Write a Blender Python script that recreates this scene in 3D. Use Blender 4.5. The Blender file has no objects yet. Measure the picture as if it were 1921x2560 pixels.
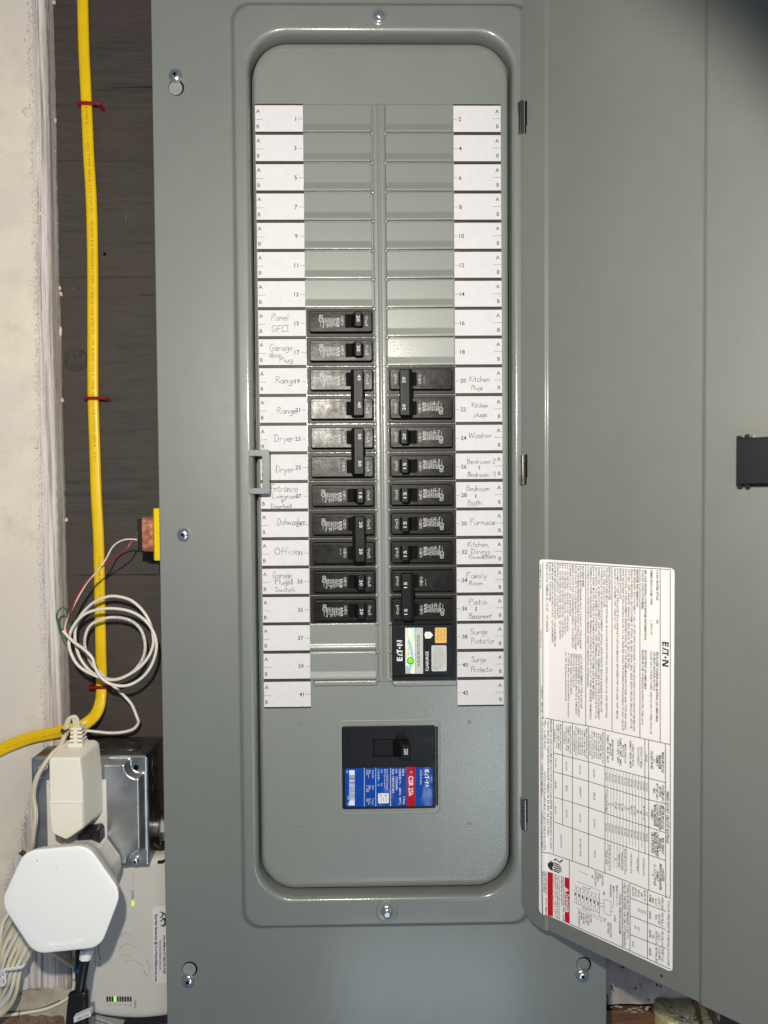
import bpy, bmesh, math, random
from mathutils import Vector, Matrix
random.seed(7)
SC = bpy.context.scene
COL = SC.collection
IN = 0.0254                      # everything below is measured in inches

# ------------------------------------------------------------------ camera
W, H, F = 1921.0, 2560.0, 1775.0
CAMP = Vector((-0.2875, -24.9044, -2.8550))
PIT, YAW, ROL = -0.029535, -0.014517, 0.006813
RC = (Matrix.Rotation(YAW, 3, 'Z') @ Matrix.Rotation(PIT, 3, 'X') @ Matrix.Rotation(ROL, 3, 'Y'))
cam = bpy.data.cameras.new('camera')
camo = bpy.data.objects.new('camera', cam)
COL.objects.link(camo)
cam.sensor_fit = 'HORIZONTAL'
cam.sensor_width = 36
cam.lens = F / W * 36
cam.clip_start = 0.01
cam.clip_end = 50
r_, f_, u_ = RC.col[0], RC.col[1], RC.col[2]
M = Matrix(((r_[0], u_[0], -f_[0]), (r_[1], u_[1], -f_[1]), (r_[2], u_[2], -f_[2]))).to_4x4()
M.translation = CAMP * IN
camo.matrix_world = M
cam.dof.use_dof = True
cam.dof.focus_distance = 24.9 * IN
cam.dof.aperture_fstop = 9.0
SC.camera = camo

# ------------------------------------------------------------------ world and lamps
SC.view_settings.view_transform = 'Standard'
SC.view_settings.look = 'None'
SC.view_settings.exposure = 0.06
SC.view_settings.gamma = 1.0
wd = bpy.data.worlds.new("World")
SC.world = wd
wd.use_nodes = True
bg = wd.node_tree.nodes['Background']
bg.inputs[0].default_value = (0.62, 0.80, 1.0, 1)
bg.inputs[1].default_value = 0.135


def lamp(name, kind, loc, target, energy, color, **kw):
    d = bpy.data.lights.new(name, kind)
    d.energy = energy
    d.color = color
    for k, v in kw.items():
        setattr(d, k, v)
    o = bpy.data.objects.new(name, d)
    COL.objects.link(o)
    o.location = Vector(loc) * IN
    o.rotation_euler = (Vector(target) - Vector(loc)).to_track_quat('-Z', 'Y').to_euler()
    return o


L0 = (-2.5, -25.0, 2.9)
lamp('hand_torch', 'SPOT', L0, (L0[0] - 0.2, L0[1] + .92, L0[2] - .3), 20.5, (1.0, .94, .83),
     spot_size=math.radians(114), spot_blend=0.17, shadow_soft_size=0.4 * IN)
lamp('room_light', 'AREA', (13.5, -50, -31), (3, 0, -12), 2.3, (.74, .87, 1.0), shape='RECTANGLE', size=.28, size_y=.42)
lamp('low_room_light', 'AREA', (5, -50, -56), (1, 0, -16), 1.5, (.74, .87, 1.0), shape='RECTANGLE', size=.5, size_y=.24)


def at(px, py, y=0.0):
    """the point of the plane at depth y (inches) seen at photo pixel px, py"""
    d = RC @ Vector(((px - W / 2) / F, 1, -(py - H / 2) / F))
    t = (y - CAMP.y) / d.y
    return CAMP + d * t


def zpt(z, sc, ox, oy):
    """pixel of an enlarged crop -> photo pixel"""
    return (ox + z[0] * sc, oy + z[1] * sc)


# ------------------------------------------------------------------ materials
def mat(name, col, rough=.5, metal=0., bump=None, var=None, spec=.5, emis=None, coat=0., rvar=0., stretch=None):
    m = bpy.data.materials.new(name)
    m.use_nodes = True
    nt = m.node_tree
    b = nt.nodes['Principled BSDF']
    b.inputs['Base Color'].default_value = (*col, 1)
    b.inputs['Roughness'].default_value = rough
    b.inputs['Metallic'].default_value = metal
    b.inputs['Specular IOR Level'].default_value = spec
    b.inputs['Coat Weight'].default_value = coat
    b.inputs['Coat Roughness'].default_value = .17
    tc = nt.nodes.new('ShaderNodeTexCoord')
    src = tc.outputs['Object']
    if stretch:
        mp = nt.nodes.new('ShaderNodeMapping')
        mp.inputs['Scale'].default_value = stretch
        nt.links.new(src, mp.inputs[0])
        src = mp.outputs[0]
    if bump:
        n = nt.nodes.new('ShaderNodeTexNoise')
        n.inputs['Scale'].default_value = bump[0]
        n.inputs['Detail'].default_value = bump[3] if len(bump) > 3 else 2
        nt.links.new(src, n.inputs['Vector'])
        bp = nt.nodes.new('ShaderNodeBump')
        bp.inputs['Strength'].default_value = bump[1]
        bp.inputs['Distance'].default_value = bump[2]
        nt.links.new(n.outputs[0], bp.inputs['Height'])
        nt.links.new(bp.outputs[0], b.inputs['Normal'])
        nt.links.new(bp.outputs[0], b.inputs['Coat Normal'])
    if var or rvar:
        n = nt.nodes.new('ShaderNodeTexNoise')
        n.inputs['Scale'].default_value = var[0] if var else 60
        n.inputs['Detail'].default_value = 6
        n.inputs['Roughness'].default_value = .65
        nt.links.new(src, n.inputs['Vector'])
        if var:
            cr_ = nt.nodes.new('ShaderNodeValToRGB')
            cr_.color_ramp.elements[0].position = .32
            cr_.color_ramp.elements[1].position = .68
            cr_.color_ramp.elements[0].color = (*[max(0, c * (1 - var[1])) for c in col], 1)
            c2 = var[2] if len(var) > 2 else [c * (1 + var[1]) for c in col]
            cr_.color_ramp.elements[1].color = (*c2, 1)
            nt.links.new(n.outputs[0], cr_.inputs[0])
            nt.links.new(cr_.outputs[0], b.inputs['Base Color'])
        if rvar:
            mr = nt.nodes.new('ShaderNodeMapRange')
            mr.inputs['From Min'].default_value = .3
            mr.inputs['From Max'].default_value = .7
            mr.inputs['To Min'].default_value = max(.03, rough - rvar)
            mr.inputs['To Max'].default_value = rough + rvar
            nt.links.new(n.outputs[0], mr.inputs['Value'])
            nt.links.new(mr.outputs[0], b.inputs['Roughness'])
    if emis:
        b.inputs['Emission Color'].default_value = (*emis[0], 1)
        b.inputs['Emission Strength'].default_value = emis[1]
    return m


class G:                                                    # grows nodes quickly
    def __init__(s, m):
        s.t = m.node_tree
        s.b = s.t.nodes['Principled BSDF']
        s.o = s.t.nodes.new('ShaderNodeTexCoord').outputs['Object']

    def n(s, kind, ins=(), **kw):
        nd = s.t.nodes.new('ShaderNode' + kind)
        for k, v in kw.items():
            setattr(nd, k, v)
        for i, v in (ins.items() if isinstance(ins, dict) else enumerate(ins)):
            if v is None:
                continue
            if hasattr(v, 'is_output'):
                s.t.links.new(v, nd.inputs[i])
            else:
                nd.inputs[i].default_value = v
        return nd

    def math(s, op, a, b=None, c=None):
        return s.n('Math', [a, b, c], operation=op).outputs[0]

    def map(s, scale, src=None, loc=(0, 0, 0)):
        return s.n('Mapping', {'Vector': src or s.o, 'Scale': scale, 'Location': loc}).outputs[0]

    def noise(s, scale, vec=None, detail=4, rough=.6, dist=0.):
        return s.n('TexNoise', {'Vector': vec or s.o, 'Scale': scale, 'Detail': detail, 'Roughness': rough, 'Distortion': dist}).outputs[0]

    def ramp(s, fac, stops):
        nd = s.n('ValToRGB', [fac])
        el = nd.color_ramp.elements
        while len(el) < len(stops):
            el.new(.5)
        for e, (p, c) in zip(el, stops):
            e.position = p
            e.color = (*c, 1) if len(c) == 3 else c
        return nd.outputs[0]

    def mix(s, fac, a, b, blend='MIX'):
        nd = s.n('Mix', {}, data_type='RGBA', blend_type=blend)
        for sk, v in ((0, fac), (6, a), (7, b)):
            if hasattr(v, 'is_output'):
                s.t.links.new(v, nd.inputs[sk])
            else:
                nd.inputs[sk].default_value = v if sk == 0 else (*v, 1)
        return nd.outputs[2]

    def out(s, sock, name):
        s.t.links.new(sock, s.b.inputs[name])

    def bump(s, h, strength, dist):
        s.out(s.n('Bump', {'Strength': strength, 'Distance': dist, 'Height': h}).outputs[0], 'Normal')


GREY = mat('grey_enamel', (.166, .180, .166), .50, bump=(700, .10, .0006, 1), spec=.62, coat=.7, rvar=.05)
GREY2 = mat('grey_enamel_orange_peel', (.194, .208, .190), .50, bump=(800, .17, .0008, 1), spec=.85, coat=.8)
GREY3 = mat('grey_enamel_filler', (.194, .208, .188), .48, bump=(1000, .12, .0007, 1), spec=.95, coat=.45)
GREYK = mat('bare_zinc_behind', (.235, .245, .245), .55)
GREYD = mat('grey_enamel_door', (.158, .164, .150), .50, bump=(480, .10, .0005, 1), spec=.6, coat=.5, rvar=.05)
for m_ in (GREY, GREY2, GREYD):                               # a little dust and a few nicks in the paint
    g = G(m_)
    c0 = tuple(g.b.inputs['Base Color'].default_value)[:3]
    vd = g.n('TexVoronoi', {'Vector': g.o, 'Scale': 95.0}).outputs['Distance']
    f1 = g.math('MULTIPLY', g.math('LESS_THAN', vd, g.math('MULTIPLY', g.noise(37), .055)), g.math('GREATER_THAN', g.noise(23), .60))
    sm = g.ramp(g.noise(9, g.map((1, 1, .5)), 5, .7), [(.35, tuple(c * .955 for c in c0)), (.65, tuple(c * 1.035 for c in c0))])
    g.out(g.mix(g.math('MULTIPLY', f1, .55), sm, (.36, .36, .33)), 'Base Color')
PAPER = mat('label_paper', (.63, .615, .635), .75, var=(140, .035), spec=.2)
BAR = mat('label_bar_ink', (.040, .032, .026), .5, spec=.3)
INK = mat('print_ink', (.035, .035, .04), .6, spec=.2)
PENCIL = mat('pencil', (.075, .075, .08), .6, spec=.2)
BLACK = mat('black_moulding', (.011, .010, .009), .34, bump=(200, .14, .0010, 5), spec=.25, rvar=.11)
BLACKL = mat('black_ledge', (.012, .011, .010), .45, spec=.3, var=(60, .2))
BLACK2 = mat('black_handle', (.006, .006, .006), .45, spec=.22)
BLACKS = mat('black_slot_shade', (.003, .003, .003), .7, spec=.1)  # matte black, also paints the shade of slots, holes and gaps
MBLACK = mat('main_breaker_black', (.006, .006, .008), .42, bump=(260, .3, .0005, 4), spec=.28, rvar=.15)
PRINT = mat('pale_grey_print', (.60, .60, .58), .6, spec=.2)
PRINT2 = mat('white_print', (.75, .76, .78), .6, spec=.2)
CHROME = mat('zinc_plated_steel', (.66, .68, .70), .22, .92, bump=(300, .1, .0003), rvar=.06)
STEEL = mat('hinge_steel', (.34, .32, .30), .22, 1.0, rvar=.06)
GALV = mat('galvanised_steel', (.52, .53, .55), .33, .92, bump=(90, .10, .0006, 5), var=(45, .16), rvar=.10)
GALVD = mat('shaded_galvanised_steel', (.26, .25, .23), .36, 1.0, var=(60, .25), rvar=.12)  # galvanised steel darkened to paint in the shade on the box
YEL = mat('yellow_jacket', (.80, .52, .004), .34, bump=(220, .12, .0006, 2), var=(35, .07), spec=.45)
YELT = mat('yellow_wrap', (.78, .56, .004), .25, spec=.5)
YINK = mat('jacket_ink', (.40, .26, .01), .6)
RED = mat('red_plastic', (.24, .008, .012), .25, spec=.5)
REDW = mat('red_insulation', (.32, .012, .02), .4)
WHTW = mat('white_insulation', (.72, .62, .56), .4)
WHTJ = mat('white_jacket', (.74, .70, .63), .35, var=(60, .05), bump=(200, .1, .0004))
GRNW = mat('green_insulation', (.015, .14, .055), .4)
COPPER = mat('bronzed_steel', (.62, .25, .16), .36, .65, bump=(700, .3, .0005, 4), var=(180, .35), rvar=.1)
FIBRE = mat('black_fibre', (.012, .011, .010), .35)
CREAM = mat('cream_plastic', (.82, .77, .67), .38, bump=(700, .06, .0004), var=(25, .025))
CORD = mat('cream_cord', (.68, .61, .45), .42, var=(30, .06))
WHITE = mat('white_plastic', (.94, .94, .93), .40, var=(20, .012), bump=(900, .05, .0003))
WHITEG = mat('shaded_white_plastic', (.66, .65, .62), .45)  # white plastic toned down to paint the shade on the pod's side
OUTW = mat('outlet_white', (.72, .69, .64), .35)
CASE = mat('case_plastic', (.62, .58, .53), .42, bump=(900, .12, .0004), var=(14, .03))
RUB = mat('black_rubber', (.010, .010, .012), .28, spec=.5)
RUST = mat('rust', (.09, .035, .015), .8, bump=(800, .5, .001, 4), var=(400, .5))
STICK = mat('sticker_paper', (.72, .70, .71), .5, spec=.3)
DOORST = mat('door_sticker', (.84, .805, .79), .34, bump=(40, .08, .0015, 2), spec=.4)
DREG = mat('danger_red', (.52, .006, .015), .4)
BLUE = mat('blue_label', (.004, .060, .36), .16, bump=(30, .75, .004, 2), spec=.40)
BLUER = mat('label_red', (.40, .010, .020), .16, bump=(30, .7, .004, 2), spec=.40)
WNUT = mat('blue_wire_nut', (.01, .08, .28), .4)
SILV = mat('silver_foil', (.52, .52, .50), .35, spec=.5)
GOLDL = mat('amber_foil', (.75, .45, .10), .3, spec=.5)
BELLINK = mat('grey_ink', (.22, .21, .20), .6)
MOULD = mat('moulded_groove', (.38, .355, .33), .5)
GREENL = mat('green_lens', (.05, .5, .02), .3, emis=((.15, 1.0, .02), .9))
LED = mat('led_lit', (.35, .8, .02), .3, emis=((.45, 1.0, .02), .7))
LEDD = mat('led_dark', (.035, .033, .035), .4)
LEDG = mat('led_green_dim', (.02, .075, .02), .4)
DOGG = mat('green_print', (.012, .05, .012), .6)
XRED = mat('red_print', (.25, .01, .012), .6)
INSUL = mat('insulation_film', (.50, .40, .22), .26, bump=(26, .9, .012, 3), var=(18, .25), spec=.5)
RAWW = mat('raw_wood', (.13, .055, .022), .7, bump=(40, .6, .002, 5), var=(22, .6), stretch=(1, 1, 9))
DUST = mat('old_paint', (.40, .34, .32), .8, bump=(50, .6, .003, 6), var=(30, .30))
TIE = mat('twist_tie_white', (.74, .74, .78), .35)
LEDGE = mat('old_plaster_shaded', (.43, .37, .29), .9, bump=(90, .7, .002, 6), var=(40, .28))  # plaster tone darkened to hold the shade at the post's foot
ROUGH = mat('rough_masonry', (.20, .13, .08), .95, bump=(160, 1.0, .004, 6), var=(120, .55))
PLASTER = mat('plaster', (.62, .56, .46), .9, bump=(120, .7, .002, 6), var=(60, .18))
CRACK = mat('crack_dark', (.05, .035, .02), .9)
GRIPE = mat('grey_pvc', (.40, .41, .38), .5)

# holographic strip: coloured print
HOLO = mat('holographic_foil', (.8, .8, .8), .22, spec=.6)
g = G(HOLO)
nz = g.noise(55, g.map((1.6, 1, .45)), 3, .5, 1.2)
g.out(g.ramp(nz, [(.28, (.80, .25, .38)), (.36, (.25, .68, .70)), (.42, (.88, .86, .84)), (.52, (.86, .76, .30)), (.60, (.86, .84, .88)), (.70, (.50, .30, .78))]), 'Base Color')

# rough plywood under dark paint, grain running sideways, one knot
PLY = mat('dark_painted_plywood', (.05, .04, .035), .62, spec=.3)
g = G(PLY)
kn = at(190, 900, 3.4) * IN
sep = g.n('SeparateXYZ', [g.o])
dx = g.math('SUBTRACT', sep.outputs[0], kn.x)
dz = g.math('SUBTRACT', sep.outputs[2], kn.z)
d2 = g.math('SQRT', g.math('ADD', g.math('MULTIPLY', dx, dx), g.math('MULTIPLY', dz, dz)))
push = g.math('MULTIPLY', dz, g.math('POWER', 2.718, g.math('MULTIPLY', g.math('MULTIPLY', d2, d2), -620.0)))
warp = g.n('CombineXYZ', [sep.outputs[0], sep.outputs[1], g.math('SUBTRACT', sep.outputs[2], g.math('MULTIPLY', push, .80))]).outputs[0]
gr = g.noise(60, g.map((.22, 1, 2.6), warp), 8, .74)
gr2 = g.noise(22, g.map((.14, 1, 4.5), warp), 4, .6)
big = g.noise(9, g.map((.7, 1, 1)), 3)
col = g.ramp(gr, [(.32, (.022, .019, .016)), (.47, (.047, .042, .037)), (.68, (.070, .062, .055))])
col = g.mix(g.ramp(big, [(.35, (0, 0, 0)), (.65, (1, 1, 1))]), col, (.062, .048, .044))
crk = g.ramp(gr2, [(.29, (.8, .8, .8)), (.33, (0, 0, 0))])
col = g.mix(crk, col, (.012, .010, .009))
ring = g.math('LESS_THAN', g.math('ABSOLUTE', g.math('SUBTRACT', g.math('ADD', d2, g.math('MULTIPLY', g.noise(90), .0035)), .0128)), .0006)
col = g.mix(g.math('MULTIPLY', ring, g.math('MULTIPLY', g.noise(50), 1.3)), col, (.010, .008, .007))
inside = g.math('MULTIPLY', g.math('LESS_THAN', d2, .0118), .45)
col = g.mix(inside, col, g.ramp(g.noise(240, g.map((1.6, 1, .5)), 4), [(.42, (.018, .016, .014)), (.6, (.060, .054, .048))]))
for yy in (693, 402):
    zl = at(250, yy, 3.4).z * IN
    q = g.math('ABSOLUTE', g.math('SUBTRACT', sep.outputs[2], g.math('ADD', zl, g.math('MULTIPLY', g.math('SUBTRACT', g.noise(14), .5), .004))))
    ln = g.math('MULTIPLY', g.math('LESS_THAN', q, g.math('MULTIPLY', g.noise(30 + yy), .0008)), .6)
    col = g.mix(ln, col, (.008, .007, .006))
dot = g.n('TexVoronoi', {'Vector': g.o, 'Scale': 70.0}).outputs['Distance']
col = g.mix(g.math('MULTIPLY', g.math('LESS_THAN', dot, .035), g.math('GREATER_THAN', g.noise(31), .56)), col, (.30, .27, .24))
g.out(col, 'Base Color')
g.bump(g.math('SUBTRACT', gr, g.math('MULTIPLY', crk, .6)), .75, .0016)

# whitewashed timber: paint worn off towards the right-hand edge, striped wood below
BOARD = mat('whitewashed_timber', (.6, .5, .4), .85, spec=.2)
g = G(BOARD)
sep = g.n('SeparateXYZ', [g.o])
st = g.noise(210, g.map((1.5, 1.5, .03)), 4, .7)
st2 = g.noise(60, g.map((2.2, 2.2, .03)), 3, .6)
wood = g.ramp(st, [(.36, (.26, .22, .20)), (.46, (.50, .45, .43)), (.56, (.68, .63, .62))])
wood = g.mix(g.ramp(st2, [(.58, (0, 0, 0)), (.64, (.6, .6, .6))]), wood, (.33, .25, .21))
bl = g.noise(26, None, 6, .7)
spk = g.noise(300, None, 5, .75)
pnt = g.ramp(bl, [(.30, (.58, .51, .42)), (.50, (.72, .65, .54)), (.70, (.78, .71, .59))])
pnt = g.mix(g.ramp(g.noise(7, None, 3), [(.42, (0, 0, 0)), (.6, (1, 1, 1))]), pnt, (.66, .60, .54))
prox = g.n('MapRange', {'Value': g.math('MULTIPLY', sep.outputs[0], 1 / IN), 'From Min': -1.25, 'From Max': -.42, 'To Min': 0.0, 'To Max': .12}).outputs[0]
pnt = g.mix(g.ramp(g.math('SUBTRACT', spk, prox), [(.27, (1, 1, 1)), (.33, (0, 0, 0))]), pnt, (.32, .27, .24))
xe = g.math('MULTIPLY', sep.outputs[0], 1 / IN)             # inches from the right-hand edge (negative = on the board)
edge = g.math('ADD', xe, g.math('MULTIPLY', g.math('SUBTRACT', g.noise(650, g.map((1, 1, .6)), 3, .6), .5), 1.3))
edge = g.math('ADD', edge, g.math('MULTIPLY', g.math('SUBTRACT', g.noise(60, None, 4, .7), .5), .5))
low = g.n('MapRange', {'Value': sep.outputs[2], 'From Min': -.33, 'From Max': -.19, 'To Min': 1.6, 'To Max': 0.0}).outputs[0]
mask = g.ramp(g.math('ADD', edge, low), [(.495, (0, 0, 0)), (.515, (1, 1, 1))])
nd = g.n('MapRange', {'Value': g.math('ADD', edge, low), 'From Min': -.46, 'From Max': -.36, 'To Min': 0.0, 'To Max': 1.0}).outputs[0]
g.out(g.mix(nd, pnt, wood), 'Base Color')
g.bump(g.math('ADD', g.math('MULTIPLY', spk, .5), g.math('MULTIPLY', st, nd)), .55, .0012)


# ------------------------------------------------------------------ mesh builder
_txt = {}
_tc = bpy.data.curves.new('lettering_source', 'FONT')
_to = bpy.data.objects.new('lettering_source', _tc)
COL.objects.link(_to)


def glyphs(s, bold=0., res=2):
    key = (s, bold, res)
    if key in _txt:
        return _txt[key]
    _tc.body = s
    _tc.size = 1
    _tc.resolution_u = res
    _tc.offset = bold
    _tc.fill_mode = 'FRONT'
    bpy.context.view_layer.update()
    e = _to.evaluated_get(bpy.context.evaluated_depsgraph_get())
    me = e.to_mesh()
    vs = [(v.co.x, v.co.y) for v in me.vertices]
    fs = [tuple(p.vertices) for p in me.polygons]
    e.to_mesh_clear()
    if not vs:
        vs, fs = [(0, 0)], []
    xs = [v[0] for v in vs]
    _txt[key] = (vs, fs, min(xs), max(xs))
    return _txt[key]


CAP = max(v[1] for v in glyphs('H')[0])


def cr(P, n=6, closed=False):
    """Catmull-Rom through points of any dimension"""
    P = [Vector(p) for p in P]
    out = []
    N = len(P)
    rng = range(N) if closed else range(N - 1)
    for i in rng:
        if closed:
            a, b, c, d = P[(i - 1) % N], P[i], P[(i + 1) % N], P[(i + 2) % N]
        else:
            b, c = P[i], P[i + 1]
            a = P[i - 1] if i else b * 2 - c
            d = P[i + 2] if i + 2 < N else c * 2 - b
        for k in range(n):
            t = k / n
            out.append(.5 * ((2 * b) + (c - a) * t + (2 * a - 5 * b + 4 * c - d) * t * t + (3 * b - a - 3 * c + d) * t ** 3))
    if not closed:
        out.append(P[-1])
    return out


def rrect(x0, x1, z0, z1, r, n=5):
    r = min(r, (x1 - x0) / 2 - 1e-4, (z1 - z0) / 2 - 1e-4)
    out = []
    for cx, cz, a0 in ((x1 - r, z1 - r, 0), (x0 + r, z1 - r, 90), (x0 + r, z0 + r, 180), (x1 - r, z0 + r, 270)):
        for k in range(n + 1):
            a = math.radians(a0 + 90 * k / n)
            out.append((cx + r * math.cos(a), cz + r * math.sin(a)))
    return out


def rpoly(P, r, n=4):
    """polygon with rounded corners"""
    out = []
    N = len(P)
    for i in range(N):
        a, b, c = Vector(P[i - 1]), Vector(P[i]), Vector(P[(i + 1) % N])
        rr = r[i] if isinstance(r, (list, tuple)) else r
        d1, d2 = (a - b), (c - b)
        t = min(rr, d1.length * .48, d2.length * .48)
        p, q = b + d1.normalized() * t, b + d2.normalized() * t
        for k in range(n + 1):
            s = k / n
            out.append(tuple(p * (1 - s) ** 2 + b * 2 * s * (1 - s) + q * s * s))
    return out


def area2(P):
    return sum(P[i - 1][0] * P[i][1] - P[i][0] * P[i - 1][1] for i in range(len(P)))


def inset(P, d):
    N = len(P)
    sg = 1 if area2(P) > 0 else -1
    out = []
    for i in range(N):
        a, b, c = Vector(P[i - 1]), Vector(P[i]), Vector(P[(i + 1) % N])
        e1, e2 = (b - a), (c - b)
        if e1.length < 1e-7:
            e1 = e2
        if e2.length < 1e-7:
            e2 = e1
        n1 = Vector((-e1.y, e1.x)).normalized()
        n2 = Vector((-e2.y, e2.x)).normalized()
        m = n1 + n2
        if m.length < 1e-6:
            m = n1
        m.normalize()
        k = max(.5, m.dot(n1))
        out.append(tuple(b + m * (d * sg / k)))
    return out


class MB:
    def __init__(s):
        s.v, s.f, s.m, s.mats = [], [], [], []

    def mi(s, m):
        if m not in s.mats:
            s.mats.append(m)
        return s.mats.index(m)

    def add(s, vs, fs, m):
        o = len(s.v)
        s.v += [tuple(v) for v in vs]
        k = s.mi(m)
        for f in fs:
            s.f.append(tuple(i + o for i in f))
            s.m.append(k)
        return s

    def loft(s, loops, m, cap0=False, cap1=True):
        n = len(loops[0])
        vs = [p for L in loops for p in L]
        fs = []
        for i in range(len(loops) - 1):
            for j in range(n):
                k = (j + 1) % n
                fs.append((i * n + j, i * n + k, (i + 1) * n + k, (i + 1) * n + j))
        if cap0:
            fs.append(tuple(range(n - 1, -1, -1)))
        if cap1:
            o = (len(loops) - 1) * n
            fs.append(tuple(o + j for j in range(n)))
        return s.add(vs, fs, m)

    def pad(s, P, yf, yb, m, bev=.02, seg=3, back=False):
        """outline P (x, z) raised from depth yb to front yf with a rounded front edge"""
        L = [[(x, yb, z) for x, z in P]]
        if bev > 0:
            for k in range(seg + 1):
                a = math.pi / 2 * k / seg
                Q = inset(P, bev * (1 - math.cos(a))) if k else P
                L.append([(x, yf + bev * (1 - math.sin(a)), z) for x, z in Q])
        else:
            L.append([(x, yf, z) for x, z in P])
        return s.loft(L, m, back, True)

    def sheet(s, P, y, m):
        return s.add([(x, y, z) for x, z in P], [tuple(range(len(P)))], m)

    def quad(s, x0, x1, z0, z1, y, m):
        return s.add([(x0, y, z0), (x1, y, z0), (x1, y, z1), (x0, y, z1)], [(0, 1, 2, 3)], m)

    def box(s, x0, x1, y0, y1, z0, z1, m):
        vs = [(x, y, z) for x in (x0, x1) for y in (y0, y1) for z in (z0, z1)]
        return s.add(vs, [(0, 1, 3, 2), (4, 6, 7, 5), (0, 4, 5, 1), (2, 3, 7, 6), (0, 2, 6, 4), (1, 5, 7, 3)], m)

    def tube(s, P, r, m, n=8, rd=None, up=(0, -1, 0), caps=True, taper=None):
        """tube along P; r across the view, rd (if given) in depth"""
        P = [Vector(p) for p in P]
        rd = rd or r
        up = Vector(up)
        L = []
        pn = None
        for i, p in enumerate(P):
            t = (P[min(i + 1, len(P) - 1)] - P[max(i - 1, 0)]).normalized()
            sd = t.cross(up)
            if sd.length < .15 and pn:
                sd = pn
            sd.normalize()
            pn = sd
            nn = sd.cross(t).normalized()
            k = taper(i / (len(P) - 1)) if taper else 1
            L.append([p + sd * (r * k * math.cos(a)) + nn * (rd * k * math.sin(a)) for a in [2 * math.pi * j / n for j in range(n)]])
        return s.loft(L, m, caps, caps)

    def lathe(s, c, axis, prof, m, n=20, cap=True):
        """profile (radius, height along axis)"""
        c, ax = Vector(c), Vector(axis).normalized()
        a1 = ax.orthogonal().normalized()
        a2 = ax.cross(a1)
        L = []
        for r, h in prof:
            L.append([c + ax * h + (a1 * math.cos(t) + a2 * math.sin(t)) * r for t in [2 * math.pi * j / n for j in range(n)]])
        return s.loft(L, m, False, cap)

    def ribbon(s, P, w, m, nrm=(0, -1, 0)):
        P = [Vector(p) for p in P]
        nrm = Vector(nrm)
        vs, fs = [], []
        for i, p in enumerate(P):
            t = (P[min(i + 1, len(P) - 1)] - P[max(i - 1, 0)])
            if t.length < 1e-9:
                t = Vector((1, 0, 0))
            sd = t.normalized().cross(nrm).normalized() * (w / 2)
            vs += [p + sd, p - sd]
        for i in range(len(P) - 1):
            fs.append((2 * i, 2 * i + 1, 2 * i + 3, 2 * i + 2))
        return s.add(vs, fs, m)

    def text(s, t, o, u, v, h, m, w=None, al='l', bold=0., shear=0., fn=None, res=2):
        """lettering from o along u, cap height h along v; w fits the length; fn maps (a, b) to a point"""
        vs, fs, x0, x1 = glyphs(t, bold, res)
        sy = h / CAP
        sx = (w / max(1e-6, x1 - x0)) if w else sy
        sh = 0 if al == 'l' else (x1 - x0) * sx * (.5 if al == 'c' else 1)
        out = []
        if fn is None:
            o, u, v = Vector(o), Vector(u), Vector(v)
        for x, y in vs:
            a = (x - x0) * sx - sh + shear * y * sy
            b = y * sy
            out.append(fn(a, b) if fn else o + u * a + v * b)
        return s.add(out, fs, m)

    def build(s, name, parent=None, org=None, wn=True, ang=38, recalc=True):
        org = Vector(org) if org is not None else (Vector(parent['org']) if parent and 'org' in parent else Vector((0, 0, 0)))
        me = bpy.data.meshes.new(name)
        me.from_pydata([((Vector(p) - org) * IN)[:] for p in s.v], [], s.f)
        for m in s.mats:
            me.materials.append(m)
        me.polygons.foreach_set('material_index', s.m)
        if recalc:
            b = bmesh.new()
            b.from_mesh(me)
            bmesh.ops.recalc_face_normals(b, faces=b.faces)
            b.to_mesh(me)
            b.free()
        me.polygons.foreach_set('use_smooth', [True] * len(me.polygons))
        me.set_sharp_from_angle(angle=math.radians(ang))
        me.update()
        return link(name, me, parent, org, wn)


def link(name, me, parent=None, org=(0, 0, 0), wn=True):
    o = bpy.data.objects.new(name, me)
    COL.objects.link(o)
    if parent:
        o.parent = parent
    else:
        o.location = Vector(org) * IN
    if wn:
        w = o.modifiers.new('weighted_normal', 'WEIGHTED_NORMAL')
        w.keep_sharp = True
    return o


def tag(o, label=None, cat=None, group=None, kind=None):
    for k, v in (('label', label), ('category', cat), ('group', group), ('kind', kind)):
        if v:
            o[k] = v
    return o


ORG = {}


def thing(name, org, label, cat, group=None):
    o = bpy.data.objects.new(name, None)
    COL.objects.link(o)
    o.location = Vector(org) * IN
    o.empty_display_size = .01
    ORG[o.name] = Vector(org)
    return tag(o, label, cat, group)


def part(mb, name, parent, label=None, **kw):
    """child mesh; the mesh was written in scene inches"""
    p = parent
    while p.name not in ORG:
        p = p.parent
    o = mb.build(name, parent, ORG[p.name], **kw)
    if label:
        o['label'] = label
    return o


X, Z = Vector((1, 0, 0)), Vector((0, 0, 1))


def shx(z):
    return -.0035 * z


def rowz(n):                                               # centre height of the row of circuit number n
    return 10.0 - (n - 1) // 2


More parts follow.
